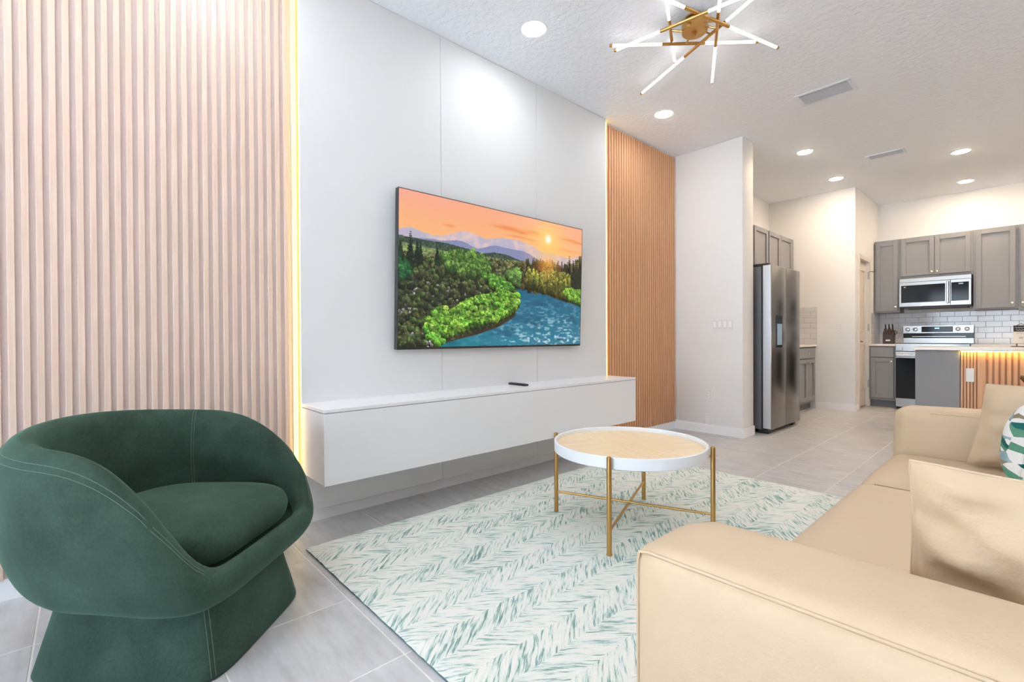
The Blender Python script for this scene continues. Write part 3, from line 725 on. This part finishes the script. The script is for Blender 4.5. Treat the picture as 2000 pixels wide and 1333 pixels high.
throw('throw_pillow', 'plain cream leather pillow behind the near sofa arm', 'sofa_leather', (2.745, 1.085, .60), (R_(6), R_(2), 0), (.485, .325, .13), .016, 3)
throw('throw_pillow', 'plain tan leather pillow leaning in the far corner of the sofa', 'sofa_leather', (2.735, 2.856, .602), (R_(-5), R_(0), R_(3)), (.50, .350, .14), .006, 5, lean=.17)
throw('throw_pillow', 'white pillow with a teal and olive leaf print on the sofa', 'leaf_print', (2.665, 2.60, .628), (R_(-8), R_(0), R_(-100)), (.36, .32, .17), .004, 8)

# ------------------------------------------------------------------ kitchen joinery
def mapper(kind, p0):
    if kind == 'back': return lambda a, nrm, z: (a, p0-nrm, z)
    return lambda a, nrm, z: (p0+nrm, a, z)
def mbox(m, mp, a0, a1, n0, n1, z0, z1, b=0):
    p, q = mp(a0, n0, z0), mp(a1, n1, z1)
    (m.bbox(p[0], q[0], p[1], q[1], p[2], q[2], b, 1) if b else m.box(p[0], q[0], p[1], q[1], p[2], q[2])); return m
def knob(mp, a, z, parent):
    c = mp(a, .021, z); t = mp(a, .045, z)
    part('knob', MB().tube([c, mp(a, .034, z), mp(a, .036, z), mp(a, .044, z), t], [.005, .005, .012, .013, .009], 14), 'champagne', parent, 50)
def shaker(mp, r, a0, a1, z0, z1, kn=None, name='door', rail=.052):
    m = MB(); T = .022
    mbox(m, mp, a0, a0+rail, .001, T, z0, z1, .0015); mbox(m, mp, a1-rail, a1, .001, T, z0, z1, .0015)
    mbox(m, mp, a0+rail, a1-rail, .001, T, z0, z0+rail, .0015); mbox(m, mp, a0+rail, a1-rail, .001, T, z1-rail, z1, .0015)
    d = part(name, m, 'cabinet_grey', r); part('panel', mbox(MB(), mp, a0+rail, a1-rail, .001, .006, z0+rail, z1-rail), 'cabinet_grey', d)
    if kn: knob(mp, kn[0], kn[1], d)
def slabdrawer(mp, r, a0, a1, z0, z1, kn=None):
    d = part('drawer', mbox(MB(), mp, a0, a1, .001, .020, z0, z1, .002), 'cabinet_grey', r)
    if kn: knob(mp, kn[0], kn[1], d)
def cabinet(name, label, mp, a0, a1, depth, z0, z1, group, toe=False):
    c = mp((a0+a1)/2, 0, 0 if toe else z0); r = root(name, c, label, 'cabinet', group)
    part('body', mbox(MB(), mp, a0, a1, -depth, 0, z0, z1), 'cabinet_grey', r)
    if toe: part('toe_kick', mbox(MB(), mp, a0, a1, -depth, -.06, 0, z0), 'cabinet_toe', r)
    return r
UB = mapper('back', 8.62); UD = .328
U1 = 'wall cabinets around the microwave'
r = cabinet('upper_cabinet', 'narrow grey wall cabinet beside the pantry door', UB, 1.066, 1.358, UD, 1.335, 2.375, U1)
shaker(UB, r, 1.086, 1.339, 1.360, 2.345, (1.315, 1.415))
r = cabinet('upper_cabinet', 'wide grey double-door wall cabinet above the microwave', UB, 1.36, 2.108, UD, 1.80, 2.375, U1)
shaker(UB, r, 1.378, 1.728, 1.838, 2.36, (1.705, 1.878)); shaker(UB, r, 1.732, 2.085, 1.838, 2.36, (1.757, 1.878))
r = cabinet('upper_cabinet', 'tall grey wall cabinet just beside the microwave, away from the pantry', UB, 2.11, 2.508, UD, 1.335, 2.375, U1)
shaker(UB, r, 2.132, 2.488, 1.352, 2.36, (2.462, 1.405))
r = cabinet('upper_cabinet', 'grey wall cabinet cut off by the picture edge', UB, 2.51, 3.30, UD, 1.335, 2.375, U1)
shaker(UB, r, 2.530, 2.905, 1.352, 2.36, (2.552, 1.405)); shaker(UB, r, 2.91, 3.285, 1.352, 2.36, (3.26, 1.405))
part('light_rail', MB().box(2.512, 3.30, 8.615, 8.64, 1.318, 1.335), 'cabinet_grey', r)
BB = mapper('back', 8.30); BD = .648
B1 = 'base cabinets along the kitchen back wall'
r = cabinet('base_cabinet', 'small grey base cabinet under the knife block', BB, 1.068, 1.367, BD, .10, .858, B1, True)
slabdrawer(BB, r, 1.088, 1.345, .705, .835); shaker(BB, r, 1.088, 1.345, .135, .690, (1.318, .645))
r = cabinet('base_cabinet', 'grey base cabinets beside the range behind the island', BB, 2.112, 3.30, BD, .10, .858, B1, True)
for a in (2.13, 2.72):
    slabdrawer(BB, r, a, a+.56, .705, .835, (a+.28, .77)); shaker(BB, r, a, a+.278, .135, .69, (a+.25, .645)); shaker(BB, r, a+.282, a+.56, .135, .69, (a+.31, .645))
single('countertop', MB().bbox(1.0605, 1.369, 8.275, 8.948, .858, .886, .003), 'quartz', 'short pale stone countertop piece under the knife block', 'countertop', 'kitchen countertops')
single('countertop', MB().bbox(2.110, 3.30, 8.275, 8.948, .858, .886, .003), 'quartz', 'pale stone countertop along the back wall beside the range', 'countertop', 'kitchen countertops')
# left run
LU = mapper('left', .33)
U2 = 'wall cabinets on the fridge wall'
r = cabinet('upper_cabinet', 'beige-lit grey wall cabinet above the fridge next to the partition', LU, 5.08, 6.545, .328, 1.80, 2.375, U2)
shaker(LU, r, 5.10, 5.56, 1.82, 2.36); shaker(LU, r, 5.565, 6.02, 1.82, 2.36); shaker(LU, r, 6.10, 6.53, 1.82, 2.36)
r = cabinet('upper_cabinet', 'grey double-door wall cabinet between the fridge and the pantry wall', LU, 6.55, 7.538, .328, 1.335, 2.375, U2)
shaker(LU, r, 6.572, 6.965, 1.352, 2.36, (6.94, 1.405)); shaker(LU, r, 6.972, 7.42, 1.352, 2.36, (6.997, 1.405))
LB = mapper('left', .60)
r = cabinet('base_cabinet', 'grey base cabinet between the fridge and the pantry wall', LB, 6.12, 7.545, .598, .10, .858, 'base cabinets on the fridge wall', True)
for a, b in ((6.14, 6.80), (6.82, 7.46)):
    slabdrawer(LB, r, a, b, .705, .835, ((a+b)/2, .77)); m_ = (a+b)/2; shaker(LB, r, a, m_-.002, .135, .69, (m_-.03, .645)); shaker(LB, r, m_+.002, b, .135, .69, (m_+.03, .645))
single('countertop', MB().bbox(.0005, .625, 6.11, 7.548, .858, .886, .003), 'quartz', 'pale stone countertop between the fridge and the pantry wall', 'countertop', 'kitchen countertops')
# subway tile backsplashes
def splash(name, label, kind, p0, a0, a1, z0, z1):
    mp = mapper(kind, p0) if kind != 'side' else (lambda a, nrm, z: (p0+nrm, a, z))
    r = root(name, mp((a0+a1)/2, 0, z0), label, 'backsplash', 'subway tile backsplashes', kind='thing')
    part('grout_bed', mbox(MB(), mp, a0, a1, .0003, .003, z0, z1), 'tile_grout', r)
    tw, tn = .152, .0755; cache = {}; row = 0; z = z0
    while z < z1-.015:
        zt = min(z+tn, z1); a = a0-(tw/2 if row % 2 else 0)
        while a < a1-.01:
            s, e = max(a, a0), min(a+tw, a1)
            if e-s > .012:
                key = (round(e-s, 4), round(zt-z, 4))
                if key not in cache:
                    g_ = .0012; w_, h_ = (e-s)/2-g_, (zt-z)/2-g_; q0, q1 = mp(-w_, .003, -h_), mp(w_, .009, h_); o0 = mp(0, 0, 0)
                    cache[key] = MB().bbox(q0[0]-o0[0], q1[0]-o0[0], q0[1]-o0[1], q1[1]-o0[1], q0[2], q1[2], .0015, 1).mesh('tile', 'subway_tile')
                shared('tile', cache[key], r, Vector(mp((s+e)/2, 0, (z+zt)/2))-r.location)
            a += tw
        z += tn; row += 1
splash('tile_backsplash', 'white subway tile backsplash behind the range', 'back', 8.95, 1.07, 3.0, .8865, 1.333)
splash('tile_backsplash', 'strip of white subway tile on the side wall beside the knife block', 'side', 1.06, 8.375, 8.938, .8865, 1.333)
splash('tile_backsplash', 'white subway tile panel on the pantry wall above the side counter', 'back', 7.55, .01, .617, .8865, 1.405)

# ------------------------------------------------------------------ microwave
mwx0, mwx1, mwz0, mwz1, mwy = 1.364, 2.096, 1.405, 1.797, 8.55
mw = root('microwave', (1.73, 8.75, mwz0), 'stainless over-the-range microwave with dark glass door', 'microwave')
part('body', MB().box(mwx0+.004, mwx1+.004, mwy+.012, 8.949, mwz0-.012, mwz1+.002), 'black_plastic', mw)
part('vent_strip', MB().bbox(mwx0, mwx1, mwy, mwy+.012, 1.745, mwz1, .002), 'stainless', mw)
dm = part('door', MB().bbox(mwx0, 1.895, mwy-.012, mwy+.012, mwz0, 1.742, .003), 'stainless', mw)
part('window', MB().bbox(mwx0+.022, 1.845, mwy-.014, mwy-.010, mwz0+.055, 1.700, .001), 'black_glass', dm)
part('handle', MB().bbox(1.858, 1.884, mwy-.048, mwy-.030, mwz0+.025, 1.73, .006).box(1.864, 1.878, mwy-.031, mwy-.011, mwz0+.045, mwz0+.065).box(1.864, 1.878, mwy-.031, mwy-.011, 1.69, 1.71), 'stainless', dm)
cp = part('control_panel', MB().bbox(1.897, mwx1, mwy-.012, mwy+.012, mwz0, 1.742, .003), 'stainless', mw)
part('glass', MB().bbox(1.905, mwx1-.022, mwy-.014, mwy-.010, mwz0+.055, 1.705, .001), 'black_glass', cp)
part('display', MB().box(1.975, 2.02, mwy-.0150, mwy-.0138, 1.675, 1.692), 'pane_blue', cp)
part('badge', MB().box(1.415, 1.435, mwy-.0150, mwy-.0138, 1.672, 1.682), 'plate_white', dm)
part('underside', MB().box(mwx0+.06, mwx1-.04, mwy+.03, 8.90, mwz0-.03, mwz0-.012), 'gap_dark', mw)
# ------------------------------------------------------------------ range
rgx0, rgx1 = 1.373, 2.106
rg_ = root('range', (1.74, 8.6, 0), 'stainless freestanding electric range with black oven door', 'range')
part('body', MB().box(rgx0, rgx1, 8.262, 8.935, .04, .888), 'fridge_side', rg_)
part('cooktop', MB().bbox(rgx0, rgx1, 8.262, 8.86, .888, .900, .003), 'black_glass', rg_)
part('lower_backguard', MB().bbox(rgx0-.012, rgx1-.004, 8.862, 8.93, .890, .966, .003), 'stainless', rg_)
part('vent_band', MB().bbox(rgx0-.012, rgx1-.004, 8.872, 8.93, .966, 1.032, .002), 'black_glass', rg_)
part('vent_trim', MB().box(1.46, 2.02, 8.868, 8.873, .984, .992), 'stainless', rg_)
bp = part('control_panel', MB().bbox(rgx0-.014, rgx1-.004, 8.862, 8.93, 1.032, 1.146, .004), 'stainless', rg_)
dg = part('display_glass', MB().box(1.565, 1.895, 8.859, 8.863, 1.05, 1.128), 'black_glass', bp)
part('clock_digits', MB().box(1.708, 1.716, 8.8575, 8.8592, 1.096, 1.112).box(1.720, 1.728, 8.8575, 8.8592, 1.096, 1.112).box(1.734, 1.742, 8.8575, 8.8592, 1.096, 1.112).box(1.745, 1.752, 8.8575, 8.8592, 1.096, 1.112), 'clock_blue', dg)
for x in (1.412, 1.497, 1.945, 2.035):
    part('knob', MB().lathe([(.027, 0), (.027, -.006), (.023, -.008), (.020, -.028), (.001, -.030)], (x, 8.862, 1.09), 24, 'y'), 'stainless', bp, 40)
part('front_strip', MB().bbox(rgx0+.001, rgx1-.001, 8.235, 8.262, .792, .892, .003).bbox(rgx0+.03, rgx0+.075, 8.215, 8.236, .800, .845, .004), 'stainless', rg_)
od = part('oven_door', MB().bbox(rgx0+.002, rgx1-.002, 8.225, 8.262, .158, .786, .003), 'black_glass', rg_)
part('handle', MB().bbox(rgx0+.01, rgx1-.01, 8.165, 8.195, .715, .755, .008).box(rgx0+.05, rgx0+.08, 8.19, 8.226, .722, .748).box(rgx1-.08, rgx1-.05, 8.19, 8.226, .722, .748), 'stainless', od)
part('door_trim', MB().bbox(rgx0+.002, rgx1-.002, 8.222, 8.228, .70, .784, .001), 'stainless', od)
part('drawer', MB().bbox(rgx0+.002, rgx1-.002, 8.228, 8.262, .035, .152, .003), 'stainless', rg_)
for x in (rgx0+.06, rgx1-.06):
    for y in (8.30, 8.88): part('foot', MB().lathe([(.018, 0), (.018, .04)], (x, y, 0), 12), 'rubber', rg_)
# ------------------------------------------------------------------ knife block
kb = root('knife_block', (1.24, 8.56, .886), 'dark wooden knife block on the small counter', 'knife block')
blk = MB(); kx0, kx1 = 1.185, 1.305
side = [(8.50, .886), (8.62, .886), (8.66, 1.05), (8.57, 1.085), (8.50, 1.02)]
V = [(x, y, z) for x in (kx0, kx1) for y, z in side]
part('block', blk.add(V, [(0, 1, 2, 3, 4), (9, 8, 7, 6, 5)]+[(i, (i+1) % 5, (i+1) % 5+5, i+5) for i in range(5)]), 'knife_block_wood', kb)
part('label_plate', MB().box(1.22, 1.27, 8.4985, 8.5, .925, .945), 'plate_white', kb)
kd = Vector((0, -.35, .94)).normalized()
ks = [(kx0+.016+.022*i, 8.545, 1.050) for i in range(5)] + [(kx0+.02, 8.60, 1.072), (kx0+.06, 8.60, 1.072), (kx0+.10, 8.60, 1.072)]
for i, (x, y, z) in enumerate(ks):
    L = .055 if i < 5 else .10
    k_ = MB().tube([Vector((x, y, z))-kd*.01, Vector((x, y, z))+kd*.012], .006, 8).tube([Vector((x, y, z))+kd*.012, Vector((x, y, z))+kd*L*.5, Vector((x, y, z))+kd*L], [.007, .009, .007], 8)
    single('kitchen_knife', k_, 'stainless' if i < 5 else 'black_plastic', ('steel-handled knife, %s from the pantry side, in the lower row of the knife block' % ['first', 'second', 'third', 'fourth', 'fifth'][i]) if i < 5 else ('black-handled knife, %s from the pantry side, in the upper row of the knife block' % ['first', 'second', 'third'][i-5]), 'knife', 'knives in the knife block', smooth=40)
part('scissor_handle', MB().tube([(kx1+.012+.02*math.cos(a), 8.56, 1.045+.025*math.sin(a)) for a in np.linspace(0, 6.283, 18)], .004, 6), 'black_plastic', kb)
# ------------------------------------------------------------------ fridge
fy0, fy1, fx = 5.175, 6.03, .862
fr_ = root('refrigerator', (.42, 5.6, 0), 'stainless side-by-side refrigerator standing beside the white partition', 'refrigerator')
part('body', MB().bbox(.03, .762, fy0, fy1, .04, 1.72, .004), 'fridge_side', fr_)
fs = 5.585
for a, b, nm in ((fy0, fs-.004, 'door'), (fs+.004, fy1, 'door')):
    d = part(nm, MB().bbox(.775, fx, a, b, .045, 1.735, .008, 3), 'stainless_dark', fr_, 40)
    if a == fy0: part('edge_reflection', MB().box(.780, fx-.008, a-.0015, a+.001, .055, 1.725), 'stainless_daylit', d)  # paler, bluer strip stands in for window daylight reflected on the door side
    e = (fs-.004 if a == fy0 else fs+.004)
    part('edge_grip', MB().box(.80, fx-.004, e-.003, e+.003, .06, 1.72), 'gap_dark', d)
    if a == fy0:
        ds = part('dispenser', MB().box(fx, fx+.004, 5.30, 5.47, .885, 1.22), 'black_glass', d)
        part('dispenser_recess', MB().box(fx+.003, fx+.005, 5.315, 5.455, .91, 1.13), 'pane_blue', ds)
part('door_gasket', MB().box(.762, .776, fy0+.006, fy1-.006, .05, 1.715), 'rubber', fr_)
for a in (fy0+.05, fy1-.05): part('hinge_cover', MB().bbox(.66, .83, a-.045, a+.045, 1.72, 1.75, .006), 'black_plastic', fr_)
for y in (fy0+.06, fy1-.06):
    for x in (.12, .78): part('foot', MB().bbox(x-.05, x+.05, y-.05, y+.03, 0, .045, .008), 'black_plastic', fr_)

# ------------------------------------------------------------------ island
iy = 6.2; ix0 = 1.846; ix1 = 4.30
isl = root('kitchen_island', (3.0, 6.55, 0), 'grey kitchen island with a wood slat front', 'island')
part('body', MB().box(ix0+.02, ix1, iy+.035, 6.84, .0, .856), 'cabinet_grey', isl)
part('end_panel', MB().bbox(ix0, 2.174, iy, iy+.034, 0, .856, .003), 'cabinet_grey', isl)
part('slat_backing', MB().box(2.176, ix1, iy+.022, iy+.0345, 0, .856), 'slat_backing', isl)
mS = MB().bbox(-.0075, .0075, 0, .020, .0, .852, .001, 1).mesh('slat', 'slat_wood')
for i in range(5): shared('slat', mS, isl, Vector((2.187+.0225*i, iy+.002, 0))-isl.location)
part('flat_board', MB().bbox(2.293, 2.348, iy-.004, iy+.022, 0, .852, .002), 'slat_wood', isl)
mS2 = MB().bbox(-.0125, .0125, 0, .020, .0, .852, .001, 1).mesh('slat', 'slat_wood')
for i in range(46): shared('slat', mS2, isl, Vector((2.378+.040*i, iy+.002, 0))-isl.location)
single('countertop', MB().bbox(ix0-.015, ix1+.05, iy-.045, 6.87, .858, .886, .004), 'quartz', 'pale stone top of the kitchen island', 'countertop', 'kitchen countertops')
ls = root('led_strip', (3.2, iy-.02, .85), 'glowing LED strip under the edge of the island top', 'light strip')
part('channel', MB().box(2.18, ix1, iy-.025, iy-.006, .853, .8575), 'plate_white', ls)
part('diffuser', MB().box(2.18, ix1, iy-.023, iy-.008, .849, .853), 'led_island', ls)
# sign on the island counter
sg = root('counter_sign', (2.55, 6.72, .886), 'small black and white sign on a stand on the island top', 'sign')
sy = 6.72
part('board', MB().bbox(2.512, 2.612, sy, sy+.006, .918, 1.095, .002), 'sign_white', sg)
hdp = part('header', MB().box(2.512, 2.612, sy-.002, sy, 1.035, 1.095), 'sign_black', sg)
part('lettering', MB().tube([(2.522+.006*i, sy-.003, 1.074+.006*math.sin(i*2.1)) for i in range(14)], .0018, 5).tube([(2.528+.006*i, sy-.003, 1.050+.005*math.sin(i*1.7)) for i in range(12)], .0018, 5), 'sign_white', hdp)
part('printed_lines', MB().box(2.53, 2.595, sy-.001, sy, 1.018, 1.024).box(2.55, 2.575, sy-.001, sy, .965, .985), 'plate_line', sg)
part('hanger', MB().tube([(2.535, sy+.003, 1.095), (2.562, sy+.003, 1.113), (2.59, sy+.003, 1.095)], .003, 6), 'bronze', sg)
part('stand', MB().box(2.495, 2.63, sy-.02, sy+.03, .8865, .895).box(2.53, 2.54, sy, sy+.006, .895, .92).box(2.585, 2.595, sy, sy+.006, .895, .92), 'bronze', sg)
# bar stool
bsx, bsy = 2.80, 5.86
bs = root('bar_stool', (bsx, bsy, 0), 'brown wooden bar stool at the island', 'stool')
part('seat', MB().rbox((.42, .40, .06), .025, (0, 0, .008), (bsx, bsy, .63), 8), 'oak_dark', bs, 180)
for sx_ in (-1, 1):
    for sy_ in (-1, 1): part('leg', MB().tube([(bsx+sx_*.20, bsy+sy_*.19, 0), (bsx+sx_*.17, bsy+sy_*.16, .605)], [.014, .018], 10), 'oak_dark', bs, 60)
    part('back_post', MB().tube([(bsx+sx_*.18, bsy-.18, .60), (bsx+sx_*.215, bsy-.21, .655)], .016, 10), 'oak_dark', bs, 60)
part('backrest', MB().tube([(bsx-.22+.44*t, bsy-.20-.05*math.sin(math.pi*t), .655) for t in np.linspace(0, 1, 12)], .018, 10), 'oak_dark', bs, 60)
part('footrest', MB().tube([(bsx-.19, bsy+.18, .22), (bsx+.19, bsy+.18, .22)], .010, 8).tube([(bsx-.19, bsy-.18, .22), (bsx+.19, bsy-.18, .22)], .010, 8), 'brass_satin', bs)

# ------------------------------------------------------------------ plates on the walls
def plate(name, label, cat, mp, a0, a1, z0, z1, style, group=None):
    r = root(name, mp((a0+a1)/2, 0, z0), label, cat, group)
    part('cover', mbox(MB(), mp, a0, a1, 0, .006, z0, z1, .002), 'plate_white', r)
    if style == 'switch':
        nS = 4; w = (a1-a0)/nS
        for i in range(nS):
            c = a0+w*(i+.5); part('rocker', mbox(MB(), mp, c-w*.32, c+w*.32, .006, .010, z0+.025, z1-.025, .0015), 'trim_white', r)
            part('rocker_gap', mbox(MB(), mp, c-w*.36, c+w*.36, .0055, .0064, z0+.022, z1-.022), 'plate_line', r)
    if style == 'outlet':
        w = (a1-a0); part('receptacle', mbox(MB(), mp, a0+w*.26, a1-w*.26, .006, .008, z0+.022, z1-.022, .001), 'trim_white', r)
        part('receptacle_gap', mbox(MB(), mp, a0+w*.23, a1-w*.23, .0055, .0064, z0+.019, z1-.019), 'plate_line', r)
        s_ = MB(); c = (a0+a1)/2
        for zc in (z0+.040, z1-.045):
            mbox(s_, mp, c-.009, c-.006, .008, .0085, zc, zc+.010); mbox(s_, mp, c+.006, c+.009, .008, .0085, zc, zc+.010)
        part('slots', s_, 'slot_dark', r)
WP = mapper('back', PY0)
plate('light_switch', 'four-gang white light switch on the white partition', 'switch', WP, .430, .637, 1.065, 1.184, 'switch')
plate('wall_outlet', 'white outlet plate low on the white partition', 'outlet', WP, .353, .425, .340, .456, 'outlet', 'wall outlets')
plate('wall_plate', 'blank white cover plate just above the partition baseboard', 'wall plate', WP, .352, .430, .098, .205, 'blank')
plate('wall_outlet', 'white outlet plate on the pantry wall', 'outlet', mapper('back', QY), .838, .910, 1.055, 1.167, 'outlet', 'wall outlets')
plate('wall_outlet', 'white outlet plate on the island slats', 'outlet', mapper('back', iy+.002), 2.215, 2.270, .562, .689, 'blank', 'wall outlets')

# ------------------------------------------------------------------ ceiling fixtures
def downlight(x, y, mat, label, group):
    r = root('recessed_light', (x, y, CE), label, 'ceiling light', group)
    part('trim_ring', MB().lathe([(.066, CE), (.066, CE-.004), (.082, CE-.004), (.084, CE-.001), (.084, CE)], (x, y, 0), 36), 'lamp_trim', r, 40)
    part('lens', MB().lathe([(.001, CE-.0005), (.066, CE-.0005), (.066, CE-.0055), (.060, CE-.0075), (.001, CE-.0085)], (x, y, 0), 36), mat, r, 40)
GL, GK = 'recessed lights of the living room', 'recessed lights of the kitchen'
downlight(.511, 2.144, 'lamp_living', 'recessed ceiling light nearest the grey television panel', GL)
downlight(.457, 3.812, 'lamp_living', 'recessed ceiling light in front of the oak slat panel', GL)
downlight(.50, .47, 'lamp_living', 'recessed ceiling light above the green armchair', GL)
for xx, wh in ((.50, 'slat wall side'), (2.12, 'in the middle'), (3.75, 'sofa side')):  # unseen downlights added for fill, through the row behind the sofa
    downlight(xx, -1.6, 'lamp_living', 'added unseen fill downlight near the rear glass door, '+wh, GL)
    downlight(xx, -.57, 'lamp_living', 'added unseen fill downlight behind the camera, '+wh, GL)
downlight(2.12, .47, 'lamp_living', 'added unseen fill downlight over the near sofa arm, beyond the picture top', GL)
for yy, wh in ((.47, 'nearest the armchair end'), (1.3, 'second from the armchair end'), (2.144, 'midway along it'), (2.98, 'second from the island'), (3.812, 'nearest the island')): downlight(3.75, yy, 'lamp_living', 'added unseen fill downlight behind the sofa, '+wh, GL)
downlight(1.004, 5.718, 'lamp_kitchen', 'recessed kitchen light in front of the fridge', GK)
downlight(.984, 6.975, 'lamp_kitchen', 'recessed kitchen light just before the pantry wall', GK)
downlight(2.119, 6.961, 'lamp_kitchen', 'recessed kitchen light above the island', GK)
downlight(2.056, 8.35, 'lamp_kitchen', 'recessed kitchen light above the microwave cabinets', GK)
for (x, y, wh) in ((3.3, 5.718, 'in front of the island'), (3.3, 6.961, 'over the island top'), (3.3, 8.35, 'over the back counter')): downlight(x, y, 'lamp_kitchen', 'added unseen kitchen fill downlight beyond the picture edge '+wh, GK)  # unseen kitchen lamps added to lift the light
def vent(x0, x1, y0, y1, label):
    r = root('ceiling_vent', ((x0+x1)/2, (y0+y1)/2, CE), label, 'air vent', 'ceiling air vents')
    b = .028; m = MB().bbox(x0, x1, y0, y0+b, CE-.008, CE, .002).bbox(x0, x1, y1-b, y1, CE-.008, CE, .002).bbox(x0, x0+b, y0+b, y1-b, CE-.008, CE, .002).bbox(x1-b, x1, y0+b, y1-b, CE-.008, CE, .002)
    part('frame', m, 'vent_blue', r); part('backing', MB().box(x0+b, x1-b, y0+b, y1-b, CE-.0015, CE-.0003), 'cabinet_toe', r)
    yy = y0+b+.008
    while yy < y1-b-.004:
        part('louver', MB().add([(x0+b, yy+.006, CE-.0016), (x1-b, yy+.006, CE-.0016), (x1-b, yy, CE-.010), (x0+b, yy, CE-.010), (x0+b, yy+.0120, CE-.0016), (x1-b, yy+.0120, CE-.0016), (x1-b, yy+.0060, CE-.010), (x0+b, yy+.0060, CE-.010)],
            [(0, 1, 2, 3), (7, 6, 5, 4), (0, 4, 5, 1), (1, 5, 6, 2), (2, 6, 7, 3), (3, 7, 4, 0)]), 'vent_blue', r); yy += .013
vent(1.325, 1.71, 4.33, 4.57, 'white louvred air vent in the ceiling near the brass chandelier')
vent(1.40, 1.735, 6.36, 6.53, 'white louvred air vent in the kitchen ceiling among the recessed lights')

# chandelier
hc = Vector((1.248, 2.801))
chd = root('chandelier', (hc.x, hc.y, CE), 'brass starburst chandelier with six glowing tube rods', 'chandelier')
part('ceiling_canopy', MB().lathe([(.055, CE), (.055, CE-.010), (.02, CE-.012), (.02, 2.92)], (hc.x, hc.y, 0), 32), 'brass', chd, 40)
hub = part('hub', MB().lathe([(.02, 2.925), (.070, 2.925), (.074, 2.921), (.074, 2.874), (.070, 2.870), (.001, 2.870)], (hc.x, hc.y, 0), 40), 'brass', chd, 40)
part('finial', MB().lathe([(.014, 2.870), (.014, 2.863), (.007, 2.861), (.007, 2.848), (.001, 2.846)], (hc.x, hc.y, 0), 16), 'brass', hub, 40)
RODS = [((1.284, 2.598), 8.8, 0.277, 0.301, 2.830),
        ((1.122, 2.901), 45.8, 0.275, 0.337, 2.902),
        ((1.245, 2.936), -23.7, 0.379, 0.509, 2.884),
        ((1.357, 2.868), -62.5, 0.346, 0.471, 2.866),
        ((1.381, 2.689), -104.9, 0.369, 0.461, 2.848),
        ((1.120, 2.743), -65.0, 0.225, 0.261, 2.920),]
for (mx_, my_), ang, lb, lg, z in RODS:
    d = Vector((math.cos(R_(ang)), math.sin(R_(ang)), 0)); c = Vector((mx_, my_, z))
    rod = part('rod', MB().tube([c-d*lb/2, c+d*lb/2], .0098, 14), 'brass', chd, 60)
    for s in (-1, 1):
        part('glow_tube', MB().tube([c+d*s*lb/2, c+d*s*(lb/2+lg-.016)], .0092, 14), 'tube_glow', rod, 60)
        part('end_cap', MB().tube([c+d*s*(lb/2+lg-.016), c+d*s*(lb/2+lg)], .0098, 14), 'brass', rod, 60)
    hub3 = Vector((hc.x, hc.y, 0)); tvec = (c-Vector((hc.x, hc.y, z))); foot = c - d*(tvec.dot(d)) if abs(tvec.dot(d)) < lb/2 else c
    out = (Vector((foot.x, foot.y, 0))-hub3).normalized()
    part('arm', MB().tube([Vector((hc.x, hc.y, 2.895))+out*.068, Vector((foot.x, foot.y, z))], .006, 10), 'brass', chd, 60)
